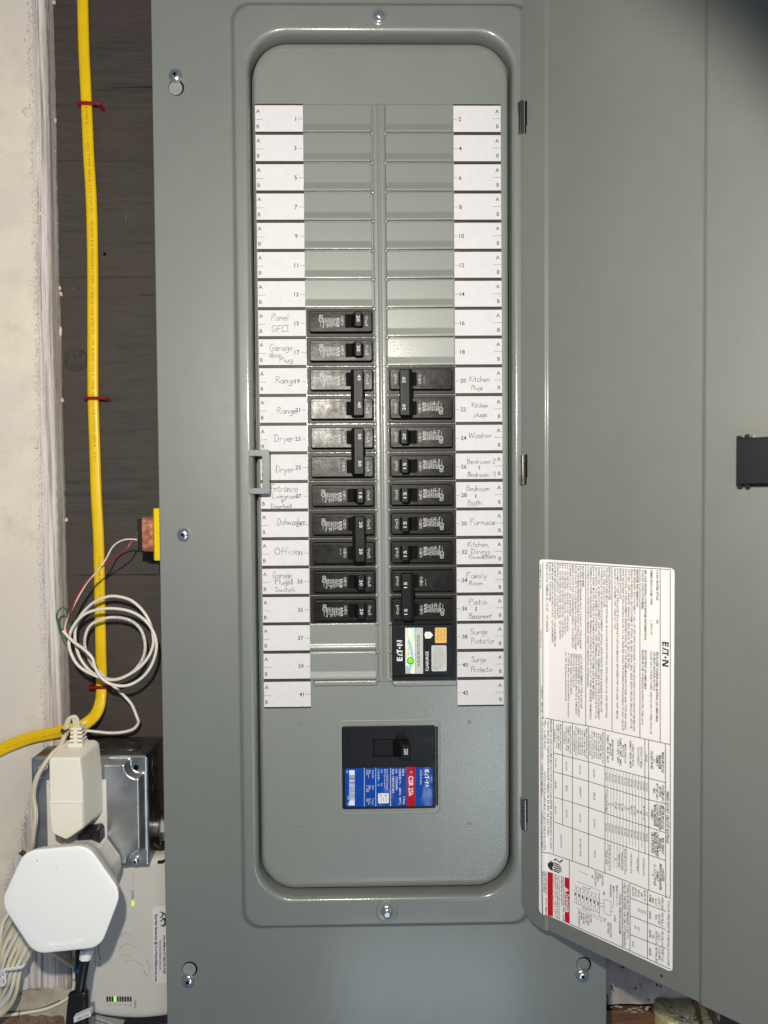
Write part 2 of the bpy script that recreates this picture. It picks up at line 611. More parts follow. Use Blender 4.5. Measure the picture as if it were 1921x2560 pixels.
# single-stroke handwriting
HW = {
 'a': (.5, [[(.42, .42), (.25, .5), (.08, .35), (.05, .15), (.2, .0), (.36, .1), (.42, .45)], [(.42, .45), (.42, .05), (.5, .02)]]),
 'b': (.48, [[(.05, 1), (.05, 0)], [(.05, .3), (.22, .48), (.42, .3), (.3, .02), (.05, .05)]]),
 'c': (.45, [[(.4, .42), (.22, .5), (.05, .25), (.2, 0), (.42, .08)]]),
 'd': (.5, [[(.4, .4), (.22, .5), (.05, .25), (.18, 0), (.4, .15)], [(.42, 1), (.43, 0)]]),
 'e': (.46, [[(.05, .25), (.4, .3), (.3, .5), (.1, .42), (.05, .2), (.2, 0), (.42, .08)]]),
 'f': (.4, [[(.4, .92), (.28, 1.0), (.18, .8), (.15, 0)], [(0, .5), (.35, .52)]]),
 'g': (.48, [[(.42, .42), (.22, .5), (.06, .28), (.2, .05), (.4, .2), (.42, .45)], [(.42, .45), (.4, -.22), (.2, -.38), (.05, -.26)]]),
 'h': (.44, [[(.05, 1), (.05, 0)], [(.05, .3), (.2, .48), (.35, .35), (.37, 0)]]),
 'i': (.2, [[(.08, .48), (.08, 0)], [(.07, .66), (.09, .71)]]),
 'k': (.44, [[(.05, 1), (.05, 0)], [(.36, .5), (.06, .22)], [(.15, .28), (.4, 0)]]),
 'l': (.2, [[(.08, 1), (.08, 0)]]),
 'm': (.6, [[(.03, .48), (.04, 0)], [(.04, .3), (.16, .48), (.26, .35), (.27, 0)], [(.27, .3), (.4, .48), (.5, .35), (.52, 0)]]),
 'n': (.44, [[(.04, .48), (.05, 0)], [(.05, .3), (.2, .48), (.34, .35), (.36, 0)]]),
 'o': (.48, [[(.25, .5), (.06, .3), (.12, .03), (.32, .02), (.42, .28), (.25, .5)]]),
 'p': (.48, [[(.05, .48), (.05, -.4)], [(.05, .35), (.22, .48), (.4, .28), (.25, .02), (.06, .1)]]),
 'r': (.38, [[(.05, .48), (.06, 0)], [(.06, .28), (.18, .46), (.34, .44)]]),
 's': (.4, [[(.34, .42), (.18, .5), (.08, .38), (.22, .25), (.32, .12), (.18, 0), (.03, .06)]]),
 't': (.36, [[(.15, .85), (.15, .08), (.28, .0)], [(0, .55), (.32, .57)]]),
 'u': (.46, [[(.05, .48), (.07, .1), (.2, 0), (.36, .15), (.38, .48)], [(.38, .48), (.4, 0)]]),
 'v': (.42, [[(.03, .48), (.18, 0)], [(.18, 0), (.36, .48)]]),
 'w': (.6, [[(.03, .48), (.14, .02)], [(.14, .02), (.27, .4)], [(.27, .4), (.40, .02)], [(.40, .02), (.54, .5)]]),
 'y': (.46, [[(.05, .48), (.2, .08)], [(.4, .48), (.1, -.4)]]),
 'P': (.55, [[(.08, 1), (.06, 0)], [(.06, .95), (.3, 1), (.48, .8), (.3, .55), (.08, .5)]]),
 'G': (.66, [[(.5, .88), (.3, 1), (.05, .6), (.15, .05), (.4, .05), (.54, .4)], [(.3, .42), (.62, .42)]]),
 'F': (.52, [[(.08, 1), (.06, 0)], [(.08, 1), (.5, .97)], [(.08, .55), (.38, .55)]]),
 'C': (.58, [[(.5, .85), (.3, 1), (.06, .6), (.16, .05), (.52, .1)]]),
 'I': (.36, [[(.18, 1), (.18, 0)], [(.02, 1), (.34, 1)], [(.02, 0), (.34, 0)]]),
 'R': (.58, [[(.08, 1), (.06, 0)], [(.06, .95), (.32, 1), (.46, .78), (.3, .55), (.08, .5)], [(.24, .52), (.52, 0)]]),
 'D': (.6, [[(.12, 1), (.06, 0)], [(.0, .98), (.36, .92), (.5, .5), (.36, .06), (.04, .0)]]),
 'E': (.5, [[(.08, 1), (.06, 0)], [(.08, 1), (.46, 1)], [(.08, .52), (.36, .52)], [(.06, 0), (.46, .02)]]),
 'L': (.46, [[(.08, 1), (.04, 0)], [(.04, 0), (.42, .03)]]),
 'O': (.7, [[(.4, 1), (.08, .7), (.1, .15), (.4, 0), (.62, .45), (.4, 1)]]),
 'S': (.52, [[(.46, .88), (.26, 1), (.08, .8), (.26, .52), (.42, .3), (.28, .02), (.04, .1)]]),
 'K': (.55, [[(.08, 1), (.06, 0)], [(.5, 1), (.08, .45)], [(.2, .55), (.5, 0)]]),
 'W': (.8, [[(.03, 1), (.18, .02)], [(.18, .02), (.36, .8)], [(.36, .8), (.54, .02)], [(.54, .02), (.74, 1)]]),
 'B': (.55, [[(.08, 1), (.06, 0)], [(.06, .98), (.36, .95), (.36, .6), (.1, .54)], [(.1, .54), (.48, .48), (.4, .04), (.06, 0)]]),
 '&': (.42, [[(.34, .85), (.14, .8), (.1, .55), (.26, .45), (.08, .3), (.12, .05), (.36, .12)], [(.2, 1.0), (.22, -.1)]]),
 '-': (.4, [[(.05, .4), (.34, .42)]]),
 ',': (.2, [[(.1, .05), (.04, -.15)]]),
 '2': (.46, [[(.05, .8), (.22, 1), (.4, .75), (.06, .02)], [(.06, .02), (.42, .02)]]),
 '3': (.46, [[(.06, .9), (.25, 1), (.38, .8), (.2, .55)], [(.2, .55), (.42, .35), (.3, .02), (.04, .08)]]),
 ' ': (.3, []),
}


def write(mb, s, x0, x1, z, h, y, m, th=.0165):
    tot = sum(HW[c][0] for c in s)
    k = (x1 - x0) / tot
    x = x0
    rnd = random.Random(s + str(x0))
    for c in s:
        w, st = HW[c]
        dz = rnd.uniform(-.04, .04)
        sk = rnd.uniform(-.02, .10)
        for P in st:
            Q = cr([(p[0], p[1]) for p in P], 4) if len(P) > 2 else [Vector(p) for p in P]
            mb.ribbon([(x + q[0] * k + sk * q[1] * h, y, z + (q[1] + dz) * h) for q in Q], th * rnd.uniform(.65, 1.2), m)
        x += w * k


def logo(mb, o, u, v, h, m, w=None):
    """the maker's block wordmark: E, cut A, T, dot, N"""
    o, u, v = Vector(o), Vector(u), Vector(v)
    k = h
    wx = (w / 3.35) if w else h

    def P(pts):
        mb.add([o + u * (a * wx) + v * (b * k) for a, b in pts], [tuple(range(len(pts)))], m)
    P([(0, 0), (.22, 0), (.22, 1), (0, 1)])
    for b in (0, .39, .78):
        P([(.22, b), (.62, b), (.62, b + .22), (.22, b + .22)])
    P([(.78, 0), (.98, 0), (1.22, 1), (1.02, 1)])
    P([(1.12, 0), (1.34, 0), (1.23, .26)])
    P([(1.02, .78), (1.86, .78), (1.86, 1), (1.02, 1)])
    P([(1.46, 0), (1.68, 0), (1.68, .78), (1.46, .78)])
    P([(2.12 + .17 * math.cos(t), .5 + .17 * math.sin(t)) for t in [j * math.pi / 5 for j in range(10)]])
    P([(2.44, 0), (2.66, 0), (2.66, 1), (2.44, 1)])
    P([(3.12, 0), (3.35, 0), (3.35, 1), (3.12, 1)])
    P([(2.66, 1), (3.12, 0), (3.35, 0), (2.70, 1)])
    P([(2.50, 1), (2.78, 1), (3.30, 0), (3.05, 0)])


def disc(mb, c, r, y, m, n=14):
    mb.sheet([(c[0] + r * math.cos(2 * math.pi * j / n), c[1] + r * math.sin(2 * math.pi * j / n)) for j in range(n)], y, m)


def ring(mb, c, r, w, y, m, n=14):
    mb.ribbon([(c[0] + r * math.cos(2 * math.pi * j / n), y, c[1] + r * math.sin(2 * math.pi * j / n)) for j in range(n + 1)], w, m)

# ================================================================== wall behind everything
YW = 3.4
mb = MB()
mb.box(-24, 24, YW, YW + .75, -34, 26, PLY)
tag(mb.build('wall', None, (0, YW, 0), wn=False), kind='structure')

# ================================================================== electrical panel
pan = thing('electrical_panel', (0, -.3, -3.5), 'tall grey metal breaker panel with its door swung open', 'electrical panel')
CY = -.30                                                    # face of the cover
PY = -.45                                                    # face of the raised platform round the opening
cb = (-7.71, 7.88, -24.0, 16.0)
OP = (-4.42, 4.54, -17.09, 12.68, 1.27)                      # the opening
N = 9
mb = MB()


def lp(x0, x1, z0, z1, r, y):
    return [(x, y, z) for x, z in rrect(x0, x1, z0, z1, r, N)]


pl = (-4.98, 5.15, -18.16, 13.66)
loops = [lp(cb[0], cb[1], cb[2], cb[3], .05, .35),
         lp(cb[0], cb[1], cb[2], cb[3], .05, CY + .05),
         lp(cb[0] + .02, cb[1] - .02, cb[2] + .02, cb[3] - .02, .04, CY + .012),
         lp(cb[0] + .06, cb[1] - .06, cb[2] + .06, cb[3] - .06, .03, CY)]
for d, y in ((-.10, CY), (-.045, CY - .006), (.0, CY - .025), (.08, PY + .025), (.125, PY + .006), (.18, PY)):
    loops.append(lp(pl[0] + d, pl[1] - d, pl[2] + d, pl[3] - d, .62, y))
for d, y in ((.16, PY), (.09, PY + .012), (.035, PY + .05), (.008, PY + .11), (0, PY + .18), (0, .22), (.10, .26)):
    loops.append(lp(OP[0] - d, OP[1] + d, OP[2] - d, OP[3] + d, OP[4] + d * .6, y))
mb.loft(loops, GREY, False, False)
# a pressed ring round the bottom cover screw
bs = at(968, 2279, PY)
mb.loft([[(bs.x + r * math.cos(t), y, bs.z + r * math.sin(t)) for t in [2 * math.pi * j / 28 for j in range(28)]]
         for r, y in ((.40, PY + .004), (.36, PY - .035), (.30, PY - .04), (.24, PY - .012), (.2, PY - .006))], GREY, False, True)
ts = at(948, 40, PY)
mb.loft([[(ts.x + r * math.cos(t), y, ts.z + r * math.sin(t)) for t in [2 * math.pi * j / 28 for j in range(28)]]
         for r, y in ((.30, PY + .004), (.25, PY - .02), (.2, PY - .006))], GREY, False, True)
cover = part(mb, 'cover', pan)

mb = MB()                                                    # the steel box the cover is screwed to
mb.box(-7.1, 7.25, .5, YW - .02, -23, 15, GREY)
part(mb, 'enclosure', pan)

# ---- dead front
mb = MB()
ip = (OP[0] + .055, OP[1] - .055, OP[2] + .05, OP[3] - .06)
loops = []
for d, y in ((0, .28), (.0, .17), (.02, .115), (.06, .072), (.13, .038), (.24, .014), (.36, .003), (.48, 0)):
    loops.append(lp(ip[0] + d * .36, ip[1] - d * .36, ip[2] + d, ip[3] - d, 1.22 - d * .5, y))
mb.loft(loops, GREY2, False, True)
# centre rib, two rounded ridges and a groove, with a dimple at each row
z0, z1 = -9.62, 10.52
prof = [(-.235, .0), (-.215, -.035), (-.18, -.055), (-.10, -.058), (-.045, -.055), (-.022, -.02), (.022, -.02), (.045, -.055), (.10, -.058), (.18, -.055), (.215, -.035), (.235, .0)]
vs = []
for z in (z1, z1 - .12, z0 + .12, z0):
    e = 0 if z in (z0, z1) else 1
    vs += [(.012 + shx(z) + x, (y * e + .002), z) for x, y in prof]
fs = []
n = len(prof)
for i in range(3):
    for j in range(n - 1):
        fs.append((i * n + j, i * n + j + 1, (i + 1) * n + j + 1, (i + 1) * n + j))
mb.add(vs, fs, GREY2)
for k in range(20):
    z = 9.5 - k
    for sx in (-1, 1):
        cx = .012 + shx(z) + sx * .225
        mb.lathe((cx, .0, z - .02), (0, -1, 0), [(.085, 0), (.078, .05), (.058, .080), (.025, .094)], GREY2, 12)
# pressed ridges under the last rows
for x0, x1, z in ((-2.50, -.22, -9.62), (.30, 2.60, -9.66)):
    P = rrect(x0 + .03, x1 + .03, z - .10, z + .10, .09)
    mb.pad(P, -.075, .005, GREY2, .06, 4)
# punch marks
for px, py in ((750, 1811), (1174, 1805), (753, 2065), (1175, 2058)):
    p = at(px, py, 0)
    mb.lathe((p.x, 0, p.z), (0, -1, 0), [(.075, -.002), (.06, .012), (.035, .014), (.03, .004), (.012, .0)], GREY2, 12)
# raised lip round the main breaker
mx0, mx1, mz0, mz1 = -1.512, 1.944, -14.254, -11.054
dead = None
a = [[(x, y, z) for x, z in rrect(mx0 - d, mx1 + d, mz0 - d, mz1 + d, .12 + d)] for d, y in ((.10, .003), (.07, -.008), (.04, -.009), (.0, .01), (0, .03))]
mb.loft(a, GREY2, False, False)
dead = part(mb, 'dead_front', pan)

# ---- twist-out filler plates in the unused rows
FPL = [(n, -1) for n in (1, 3, 5, 7, 9, 11, 13)] + [(n, 1) for n in (2, 4, 6, 8, 10, 12, 14, 16, 18)] + [(37, -1), (39, -1)]


def filler(flip=False):
    m_ = MB()
    hw = 1.165
    pr = [(.485, .02), (.482, -.028), (.465, -.042), (.43, -.044), (-.17, -.044), (-.22, -.047), (-.38, -.088), (-.44, -.098), (-.47, -.092), (-.485, -.07), (-.492, .01)]
    if flip == 2:
        pr = [(.485, .02), (.482, -.028), (.465, -.034), (.43, -.034), (-.20, -.034), (-.25, -.04), (-.30, -.075), (-.36, -.092), (-.42, -.075), (-.47, -.02), (-.492, .01)]
    rows = []
    for x, e in ((-hw, .06), (-hw + .012, 0), (hw - .012, 0), (hw, .06)):
        rows.append([(x, max(y, -.05 if not e else y + e), z) if e else (x, y, z) for z, y in pr])
    k = len(pr)
    vs = [p for r in rows for p in r]
    fs = [(i * k + j, i * k + j + 1, (i + 1) * k + j + 1, (i + 1) * k + j) for i in range(3) for j in range(k - 1)]
    m_.add(vs, fs, GREY3)
    return m_


fm = filler().build('filler_plate', None, (0, 0, 0))
fm2 = filler(2).build('filler_plate', None, (0, 0, 0))
for o in (fm, fm2):
    bpy.data.objects.remove(o)
fmesh = [m for m in bpy.data.meshes if m.name.startswith('filler_plate')]
rnd = random.Random(3)
for n, sd in FPL:
    z = rowz(n)
    o = link('filler_plate', fmesh[1] if n == 37 else fmesh[0], dead)
    cx = (-1.437 if sd < 0 else 1.405) + shx(z)
    kk = max(0, n - 6) / 12 if n < 20 else 0
    o.location = (Vector((cx, -.03 * kk, z)) - ORG[pan.name]) * IN
    ti = rnd.uniform(-.006, .006) + .03 * kk
    o.rotation_euler = (ti, 0, rnd.uniform(-.004, .004) + (-.034 * kk if sd > 0 else .02 * kk))

# ---- paper circuit labels, pencilled
S5 = (740 / 1660, 600, 600)
S8 = (740 / 1660, 600, 1200)
HAND = {
 15: (S5, [('Panel', 175, 275, 450, 36), ('GFCI', 178, 278, 515, 36)]),
 17: (S5, [('Garage', 165, 297, 620, 36), ('door', 165, 235, 658, 32), ('Plug', 222, 297, 685, 28)]),
 19: (S5, [('Range', 200, 316, 803, 36)]), 21: (S5, [('Range', 207, 320, 974, 36)]),
 23: (S5, [('Dryer', 192, 307, 1130, 38)]), 25: (S5, [('Dryer', 200, 307, 1303, 38)]),
 20: (S5, [('Kitchen', 1285, 1402, 795, 32), ('Plugs', 1297, 1364, 840, 24)]),
 22: (S5, [('Kitchen', 1300, 1392, 940, 28), ('plugs', 1313, 1387, 992, 28)]),
 24: (S5, [('Washer', 1282, 1416, 1111, 34)]),
 26: (S5, [('Bedroom-2', 1275, 1434, 1255, 28), ('&', 1335, 1353, 1284, 22), ('Bedroom -3', 1278, 1434, 1328, 27)]),
 27: (S8, [('Entrance', 172, 327, 68, 44), ('Livingroom', 183, 330, 104, 28), ('&', 232, 246, 126, 17), ('Doorbell', 173, 294, 158, 24)]),
 29: (S8, [('Dishwasher', 208, 372, 252, 38)]), 31: (S8, [('Office', 195, 325, 418, 38)]),
 33: (S8, [('Garage', 185, 292, 550, 36), ('Plugs&', 197, 302, 585, 30), ('Switch', 197, 310, 627, 28)]),
 28: (S8, [('Bedroom', 1270, 1400, 62, 32), ('&', 1317, 1331, 100, 20), ('Bath', 1277, 1357, 142, 30)]),
 30: (S8, [('Furnace', 1292, 1432, 252, 34)]),
 32: (S8, [('Kitchen,', 1275, 1400, 375, 30), ('Dining', 1297, 1402, 414, 28), ('Room&Bath', 1283, 1436, 442, 24)]),
 34: (S8, [('Family', 1270, 1387, 553, 36), ('Room', 1285, 1362, 590, 26)]),
 36: (S8, [('Patio', 1283, 1387, 698, 32), ('&', 1318, 1333, 735, 24), ('Basement', 1283, 1414, 777, 30)]),
 38: (S8, [('Surge', 1293, 1392, 865, 32), ('Protector', 1297, 1428, 917, 32)]),
 40: (S8, [('Surge', 1297, 1382, 1021, 32), ('Protector', 1297, 1422, 1077, 32)]),
}
LW = 1.64
for n in range(1, 43):
    z = rowz(n)
    left = n % 2
    dx = shx(z)
    x0, x1 = (-4.235 + dx, -4.235 + LW + dx) if left else (2.60 + dx, 2.60 + LW + dx)
    zo = -.006 * (x0 > 0)
    z += zo
    mb = MB()
    yp, yi = -.014, -.0165
    mb.pad(rrect(x0, x1, z - .5, z + .5, .004, 1), yp, .004, PAPER, 0)
    top = .5 if n < 3 else .5
    mb.quad(x0, x1, z + .5 - .055, z + .4995, yi, BAR)
    mb.quad(x0, x1, z - .4995, z - .5 + .055, yi, BAR)
    th, hc = .0105, .128
    if left:
        mb.quad(x0, x0 + .255, z - .045, z - .045 + th, yi, INK)
        mb.text('A', (x0 + .03, yi, z + .185), X, Z, hc, INK, bold=.005)
        mb.text('B', (x0 + .045, yi, z - .335), X, Z, hc, INK, bold=.005)
        mb.quad(x1 - .175, x1, z - .02, z - .02 + th, yi, INK)
        mb.text(str(n), (x1 - .235, yi, z - .08), X, Z, .138, INK, al='r', bold=.01)
    else:
        mb.quad(x1 - .285, x1, z - .005, z - .005 + th, yi, INK)
        mb.text('A', (x1 - .065, yi, z + .185), X, Z, hc, INK, al='r', bold=.005)
        mb.text('B', (x1 - .065, yi, z - .32), X, Z, hc, INK, al='r', bold=.005)
        mb.quad(x0, x0 + .135, z - .02, z - .02 + th, yi, INK)
        mb.text(str(n), (x0 + .18, yi, z - .08), X, Z, .138, INK, bold=.01)
    txt = ''
    if n in HAND:
        (sc, ox, oy), lines = HAND[n]
        for s, a, b, yb, ch in lines:
            p, q = at(ox + a * sc, oy + yb * sc), at(ox + b * sc, oy + yb * sc)
            write(mb, s, p.x, q.x, p.z, ch * sc / 71.2, yi - .0004, PENCIL)
            txt += ' ' + s
    o = part(mb, 'circuit_label', dead, wn=False)
    if txt:
        o['label'] = 'white paper label numbered %d with pencilled%s' % (n, txt.replace('&', ' and').lower())

# ---- latch strike tab
mb = MB()
t0, t1, t2, t3 = at(625.5, 1124.5, -.5), at(674.5, 1234.6, -.5), at(655.5, 1140, -.5), at(655.5, 1220, -.5)
P = rrect(t0.x - .06, t1.x, t1.z, t0.z, .03)
Q = rrect(t0.x - .02, t2.x, t3.z, t2.z, .03)
for a, b in ((.0, 0),):
    L = [[(x, y, z) for x, z in inset(P, d)] for d, y in ((0, PY + .12), (0, -.50), (.012, -.515))]
    L += [[(x, y, z) for x, z in inset(Q, -d)] for d, y in ((.012, -.515), (0, -.50), (0, PY + .12))]
    mb.loft(L, GREY, False, False)
part(mb, 'strike_tab', pan)

# ---- screws
def screw(mb, c, r, ax=(0, -1, 0), m=CHROME, cross=True, rot=.6, washer=0, hexa=False):
    c = Vector(c)
    if washer:
        mb.lathe(c, ax, [(washer, 0), (washer, .02), (washer * .92, .035), (r * .9, .04)], m, 24)
    mb.lathe(c, ax, [(r, 0), (r, .03), (r * .95, .07), (r * .8, .115), (r * .55, .145), (r * .25, .158)], m, 22)
    if hexa:
        mb.lathe(c, ax, [(r * .62, .10), (r * .62, .19), (r * .5, .21)], m, 6)
    for k in range(2 if cross else 1):
        a = rot + k * math.pi / 2
        u, v = Vector((math.cos(a), 0, math.sin(a))), Vector((-math.sin(a), 0, math.cos(a)))
        w, l = r * .11, r * .62
        top = c + Vector(ax) * .1605
        low = c + Vector(ax) * .118
        vs = []
        for s1, s2, b in ((-1, -1, low), (-.45, -1, top), (.45, -1, top), (1, -1, low), (1, 1, low), (.45, 1, top), (-.45, 1, top), (-1, 1, low)):
            vs.append(b + u * (l * s1) + v * (w * s2))
        mb.add(vs, [(0, 1, 6, 7), (1, 2, 5, 6), (2, 3, 4, 5)], BLACKS)


def keyhole(mb, c, r, y, m):
    disc(mb, c, r, y, BLACKS, 24)
    mb.ribbon([(c[0] + r * 1.02 * math.cos(t), y - .004, c[1] + r * 1.02 * math.sin(t)) for t in [2 * math.pi * j / 26 for j in range(27)]], .022, GREY)
    disc(mb, (c[0] - r * .09, c[1] - r * .05), r * .84, y - .002, m, 24)


KHM = {219: GREYK, 2423: GREYK, 2411: GREYD}
for (px, py, kx, ky, rot, lab) in ((439, 189, 441, 219, .1, 'upper left mounting screw with its keyhole below'),
                                  (459, 1337, None, None, .5, 'mounting screw near the yellow transformer'),
                                  (470.5, 2452, 475, 2423, .9, 'lower left mounting screw under its keyhole'),
                                  (1456, 2438, 1460, 2411, -.9, 'lower right mounting screw under its keyhole')):
    p = at(px, py, CY - .05)
    mb = MB()
    screw(mb, (p.x, CY - .01, p.z), .235, rot=rot)
    if kx:
        k = at(kx, ky, CY)
        keyhole(mb, (k.x, k.z), .275, CY - .003, KHM[ky])
    part(mb, 'mounting_screw', pan, lab)
for c, lab in ((ts, 'cover screw at the top edge'), (bs, 'cover screw in the pressed ring at the bottom')):
    mb = MB()
    screw(mb, (c.x, PY - .01, c.z), .19, hexa=True, washer=.205, rot=1.2)
    part(mb, 'cover_screw', pan, lab)

# ================================================================== door, swung open on the right
DA = 0.774062
HX, HY = 4.908, -.55
DU = Vector((math.cos(DA), -math.sin(DA), 0))                 # along the door, away from the hinge
DN = Vector((-math.sin(DA), -math.cos(DA), 0))                # out of its inner face, to the viewer


def joff(s):                                                 # pressed step of the door pan
    def sm(a, b, t):
        t = min(1, max(0, (t - a) / (b - a)))
        return t * t * (3 - 2 * t)
    return -.075 * sm(.775, .90, s) + .075 * sm(5.87, 6.0, s)


def D(s, z, h=0.):
    p = Vector((HX, HY, z)) + DU * s + DN * (joff(s) + h)
    return p


def ondoor(px, py, h=0.):
    d = RC @ Vector(((px - W / 2) / F, 1, -(py - H / 2) / F))
    o = Vector((HX, HY, 0)) + DN * (h - .05)
    t = (o - CAMP).dot(DN) / d.dot(DN)
    p = CAMP + d * t
    return (p - Vector((HX, HY, 0))).dot(DU), p.z


mb = MB()
ss = [-.15, -.10, .2, .5, .76, .79, .81, .83, .85, .87, .90, 1.5, 3, 4.5, 5.85, 5.89, 5.92, 5.95, 5.98, 6.02, 7, 8, 9.2, 9.34]
zt, zb, rc = 13.85, -17.95, .72


def ends(s):
    def f(a):
        if a >= rc:
            return 0
        return rc - math.sqrt(max(0, rc * rc - (rc - a) ** 2))
    e = max(f(s + .15), f(9.34 - s))
    return zt - e, zb + e


ss = sorted(set(ss + [-.15 + rc * (1 - math.cos(a * math.pi / 16)) for a in range(9)] + [9.34 - rc * (1 - math.cos(a * math.pi / 16)) for a in range(9)]))
cols = []
for s in ss:
    a, b = ends(s)
    cols.append([D(s, a - .02, -.03), D(s, a - .008, -.008), D(s, a - .03)] + [D(s, a + (b - a) * t) for t in (.12, .3, .5, .7, .88)] + [D(s, b + .03), D(s, b + .008, -.008), D(s, b + .02, -.03)])
k = len(cols[0])
mb.add([p for c in cols for p in c], [(i * k + j, i * k + j + 1, (i + 1) * k + j + 1, (i + 1) * k + j) for i in range(len(cols) - 1) for j in range(k - 1)], GREYD)
back = [[D(s, ends(s)[0] - .02, -.16 - joff(s)), D(s, ends(s)[1] + .02, -.16 - joff(s))] for s in ss]
mb.add([p for c in back for p in c], [(2 * i, 2 * i + 1, 2 * i + 3, 2 * i + 2) for i in range(len(ss) - 1)], GREYD)
a, b = ends(9.34)
mb.add([D(9.34, a, 0), D(9.34, b, 0), D(9.34, b, -.55), D(9.34, a, -.55)], [(0, 1, 2, 3)], GREYD)
door = part(mb, 'door', pan, ang=60)

# hinges
for px, py0, py1, lab in ((1305, 252, 331, 'top hinge knuckle'), (1308, 1137, 1211, 'middle hinge knuckle'), (1313, 2000, 2075, 'bottom hinge knuckle')):
    p, q = at(px, py0, -.62), at(px + .4, py1, -.62)
    mb = MB()
    L = q.z - p.z
    mb.tube([(p.x, -.62, p.z), (q.x, -.62, q.z)], .062, STEEL, 12)
    mb.tube([(p.x - .075, -.56, p.z - .02), (q.x - .075, -.56, q.z + .0)], .05, STEEL, 8)
    # dark slot cut in the door leaf beside the knuckle
    mb.add([D(s, z, .006) for s, z in ((.03, p.z + .01), (.115, p.z + .02), (.115, q.z + .26), (.085, q.z + .22), (.085, q.z - .01), (.03, q.z - .01))], [(0, 1, 2, 3, 4, 5)], BLACKS)
    part(mb, 'hinge', pan, lab)

# black plastic latch near the free edge
mb = MB()
s0, zt_ = ondoor(1843, 1096, .35)
_, zb_ = ondoor(1843, 1211, .35)
s1 = s0 + 1.5


def dbox(s0, s1, z0, z1, h0, h1, m, bev=.03):
    P = rrect(s0, s1, z0, z1, .05)
    L = [[D(6.5, z, h0) + DU * (s - 6.5) for s, z in P], [D(6.5, z, h1 - bev) + DU * (s - 6.5) for s, z in P], [D(6.5, z, h1) + DU * (s - 6.5) for s, z in inset(P, bev)]]
    mb.loft(L, m, False, True)


dbox(s0, s1, zb_, zt_, .02, .36, RUB, .03)
dbox(s0 - .02, s0 + .13, zb_ - .07, zt_ + .07, .0, .30, RUB, .02)
dbox(s0 + .19, s0 + .32, zb_ - .08, zt_ + .10, .0, .30, RUB, .01)
dbox(s0 - .06, s1, zb_ - .04, zt_ - .05, .0, .08, RUB, .01)
part(mb, 'door_latch', door, 'black plastic latch at the free edge')
# small screw mark below the sticker
mb = MB()
sm, zm = ondoor(1654, 2441)
mb.lathe(D(sm, zm, -.005), DN, [(.05, 0), (.045, .02), (.02, .03)], STEEL, 10)
part(mb, 'rivet', door)

# ---- the big information sticker on the door
mb = MB()
lx = [1345.3, 1682.6]
sL, zTL = ondoor(1345.3, 1399.3)
sR, zTR = ondoor(1682.6, 1419.8)
_, zBR = ondoor(1682.6, 2433)
sL, sR, zT, zB = .565, 5.115, -5.20, -17.41


def FN(dy=.012):
    return lambda a, b: D(a, b, dy)


P = rrect(sL, sR, zB, zT, .14, 5)
ssl = sorted(set([p[0] for p in P] + [.76, .79, .81, .83, .85, .87, .9, 1.5, 2.5, 3.5, 4.5]))


def capz(s, top):
    r = .14
    a = min(s - sL, sR - s)
    e = 0 if a >= r else r - math.sqrt(max(0, r * r - (r - a) ** 2))
    return zT - e if top else zB + e


c_ = [[D(s, capz(s, 1), .010), D(s, capz(s, 0), .010)] for s in ssl]
mb.add([p for c in c_ for p in c], [(2 * i, 2 * i + 1, 2 * i + 3, 2 * i + 2) for i in range(len(c_) - 1)], DOORST)

A4 = (400 / 1660, 1320, 1380)
A5 = (400 / 1660, 1320, 1800)
A6 = (400 / 1660, 1320, 2100)


def dz(x, y, A):
    return ondoor(A[1] + x * A[0], A[2] + y * A[0])


def dline(A, pts, w=.02, m=INK):
    Q = [dz(x, y, A) for x, y in pts]
    R = []
    for (s, z), (s2, z2) in zip(Q, Q[1:]):
        R += [(s + (s2 - s) * k / 8, z + (z2 - z) * k / 8) for k in range(8)]
    R.append(Q[-1])
    mb.ribbon([D(s, z, .013) for s, z in R], w, m, DN)


def dtext(A, xc, y0, y1, t, bold=0, h=.062, m=INK, shear=0., fit=True):
    s, z = dz(xc, y0, A)
    _, zz = dz(xc, y1, A)
    # zero slant of the picture: the line keeps its own s
    w = max(.05, z - zz)
    mb.text(t, None, None, None, h, m, w=w if fit else None, bold=.03 if bold else .012, shear=shear,
            fn=lambda a, b: D(s - h / 2 + b, z - a, .0135), res=1)


def dpoly(A, pts, m, lift=.0128):
    mb.add([D(*dz(x, y, A), lift) for x, y in pts], [tuple(range(len(pts)))], m)


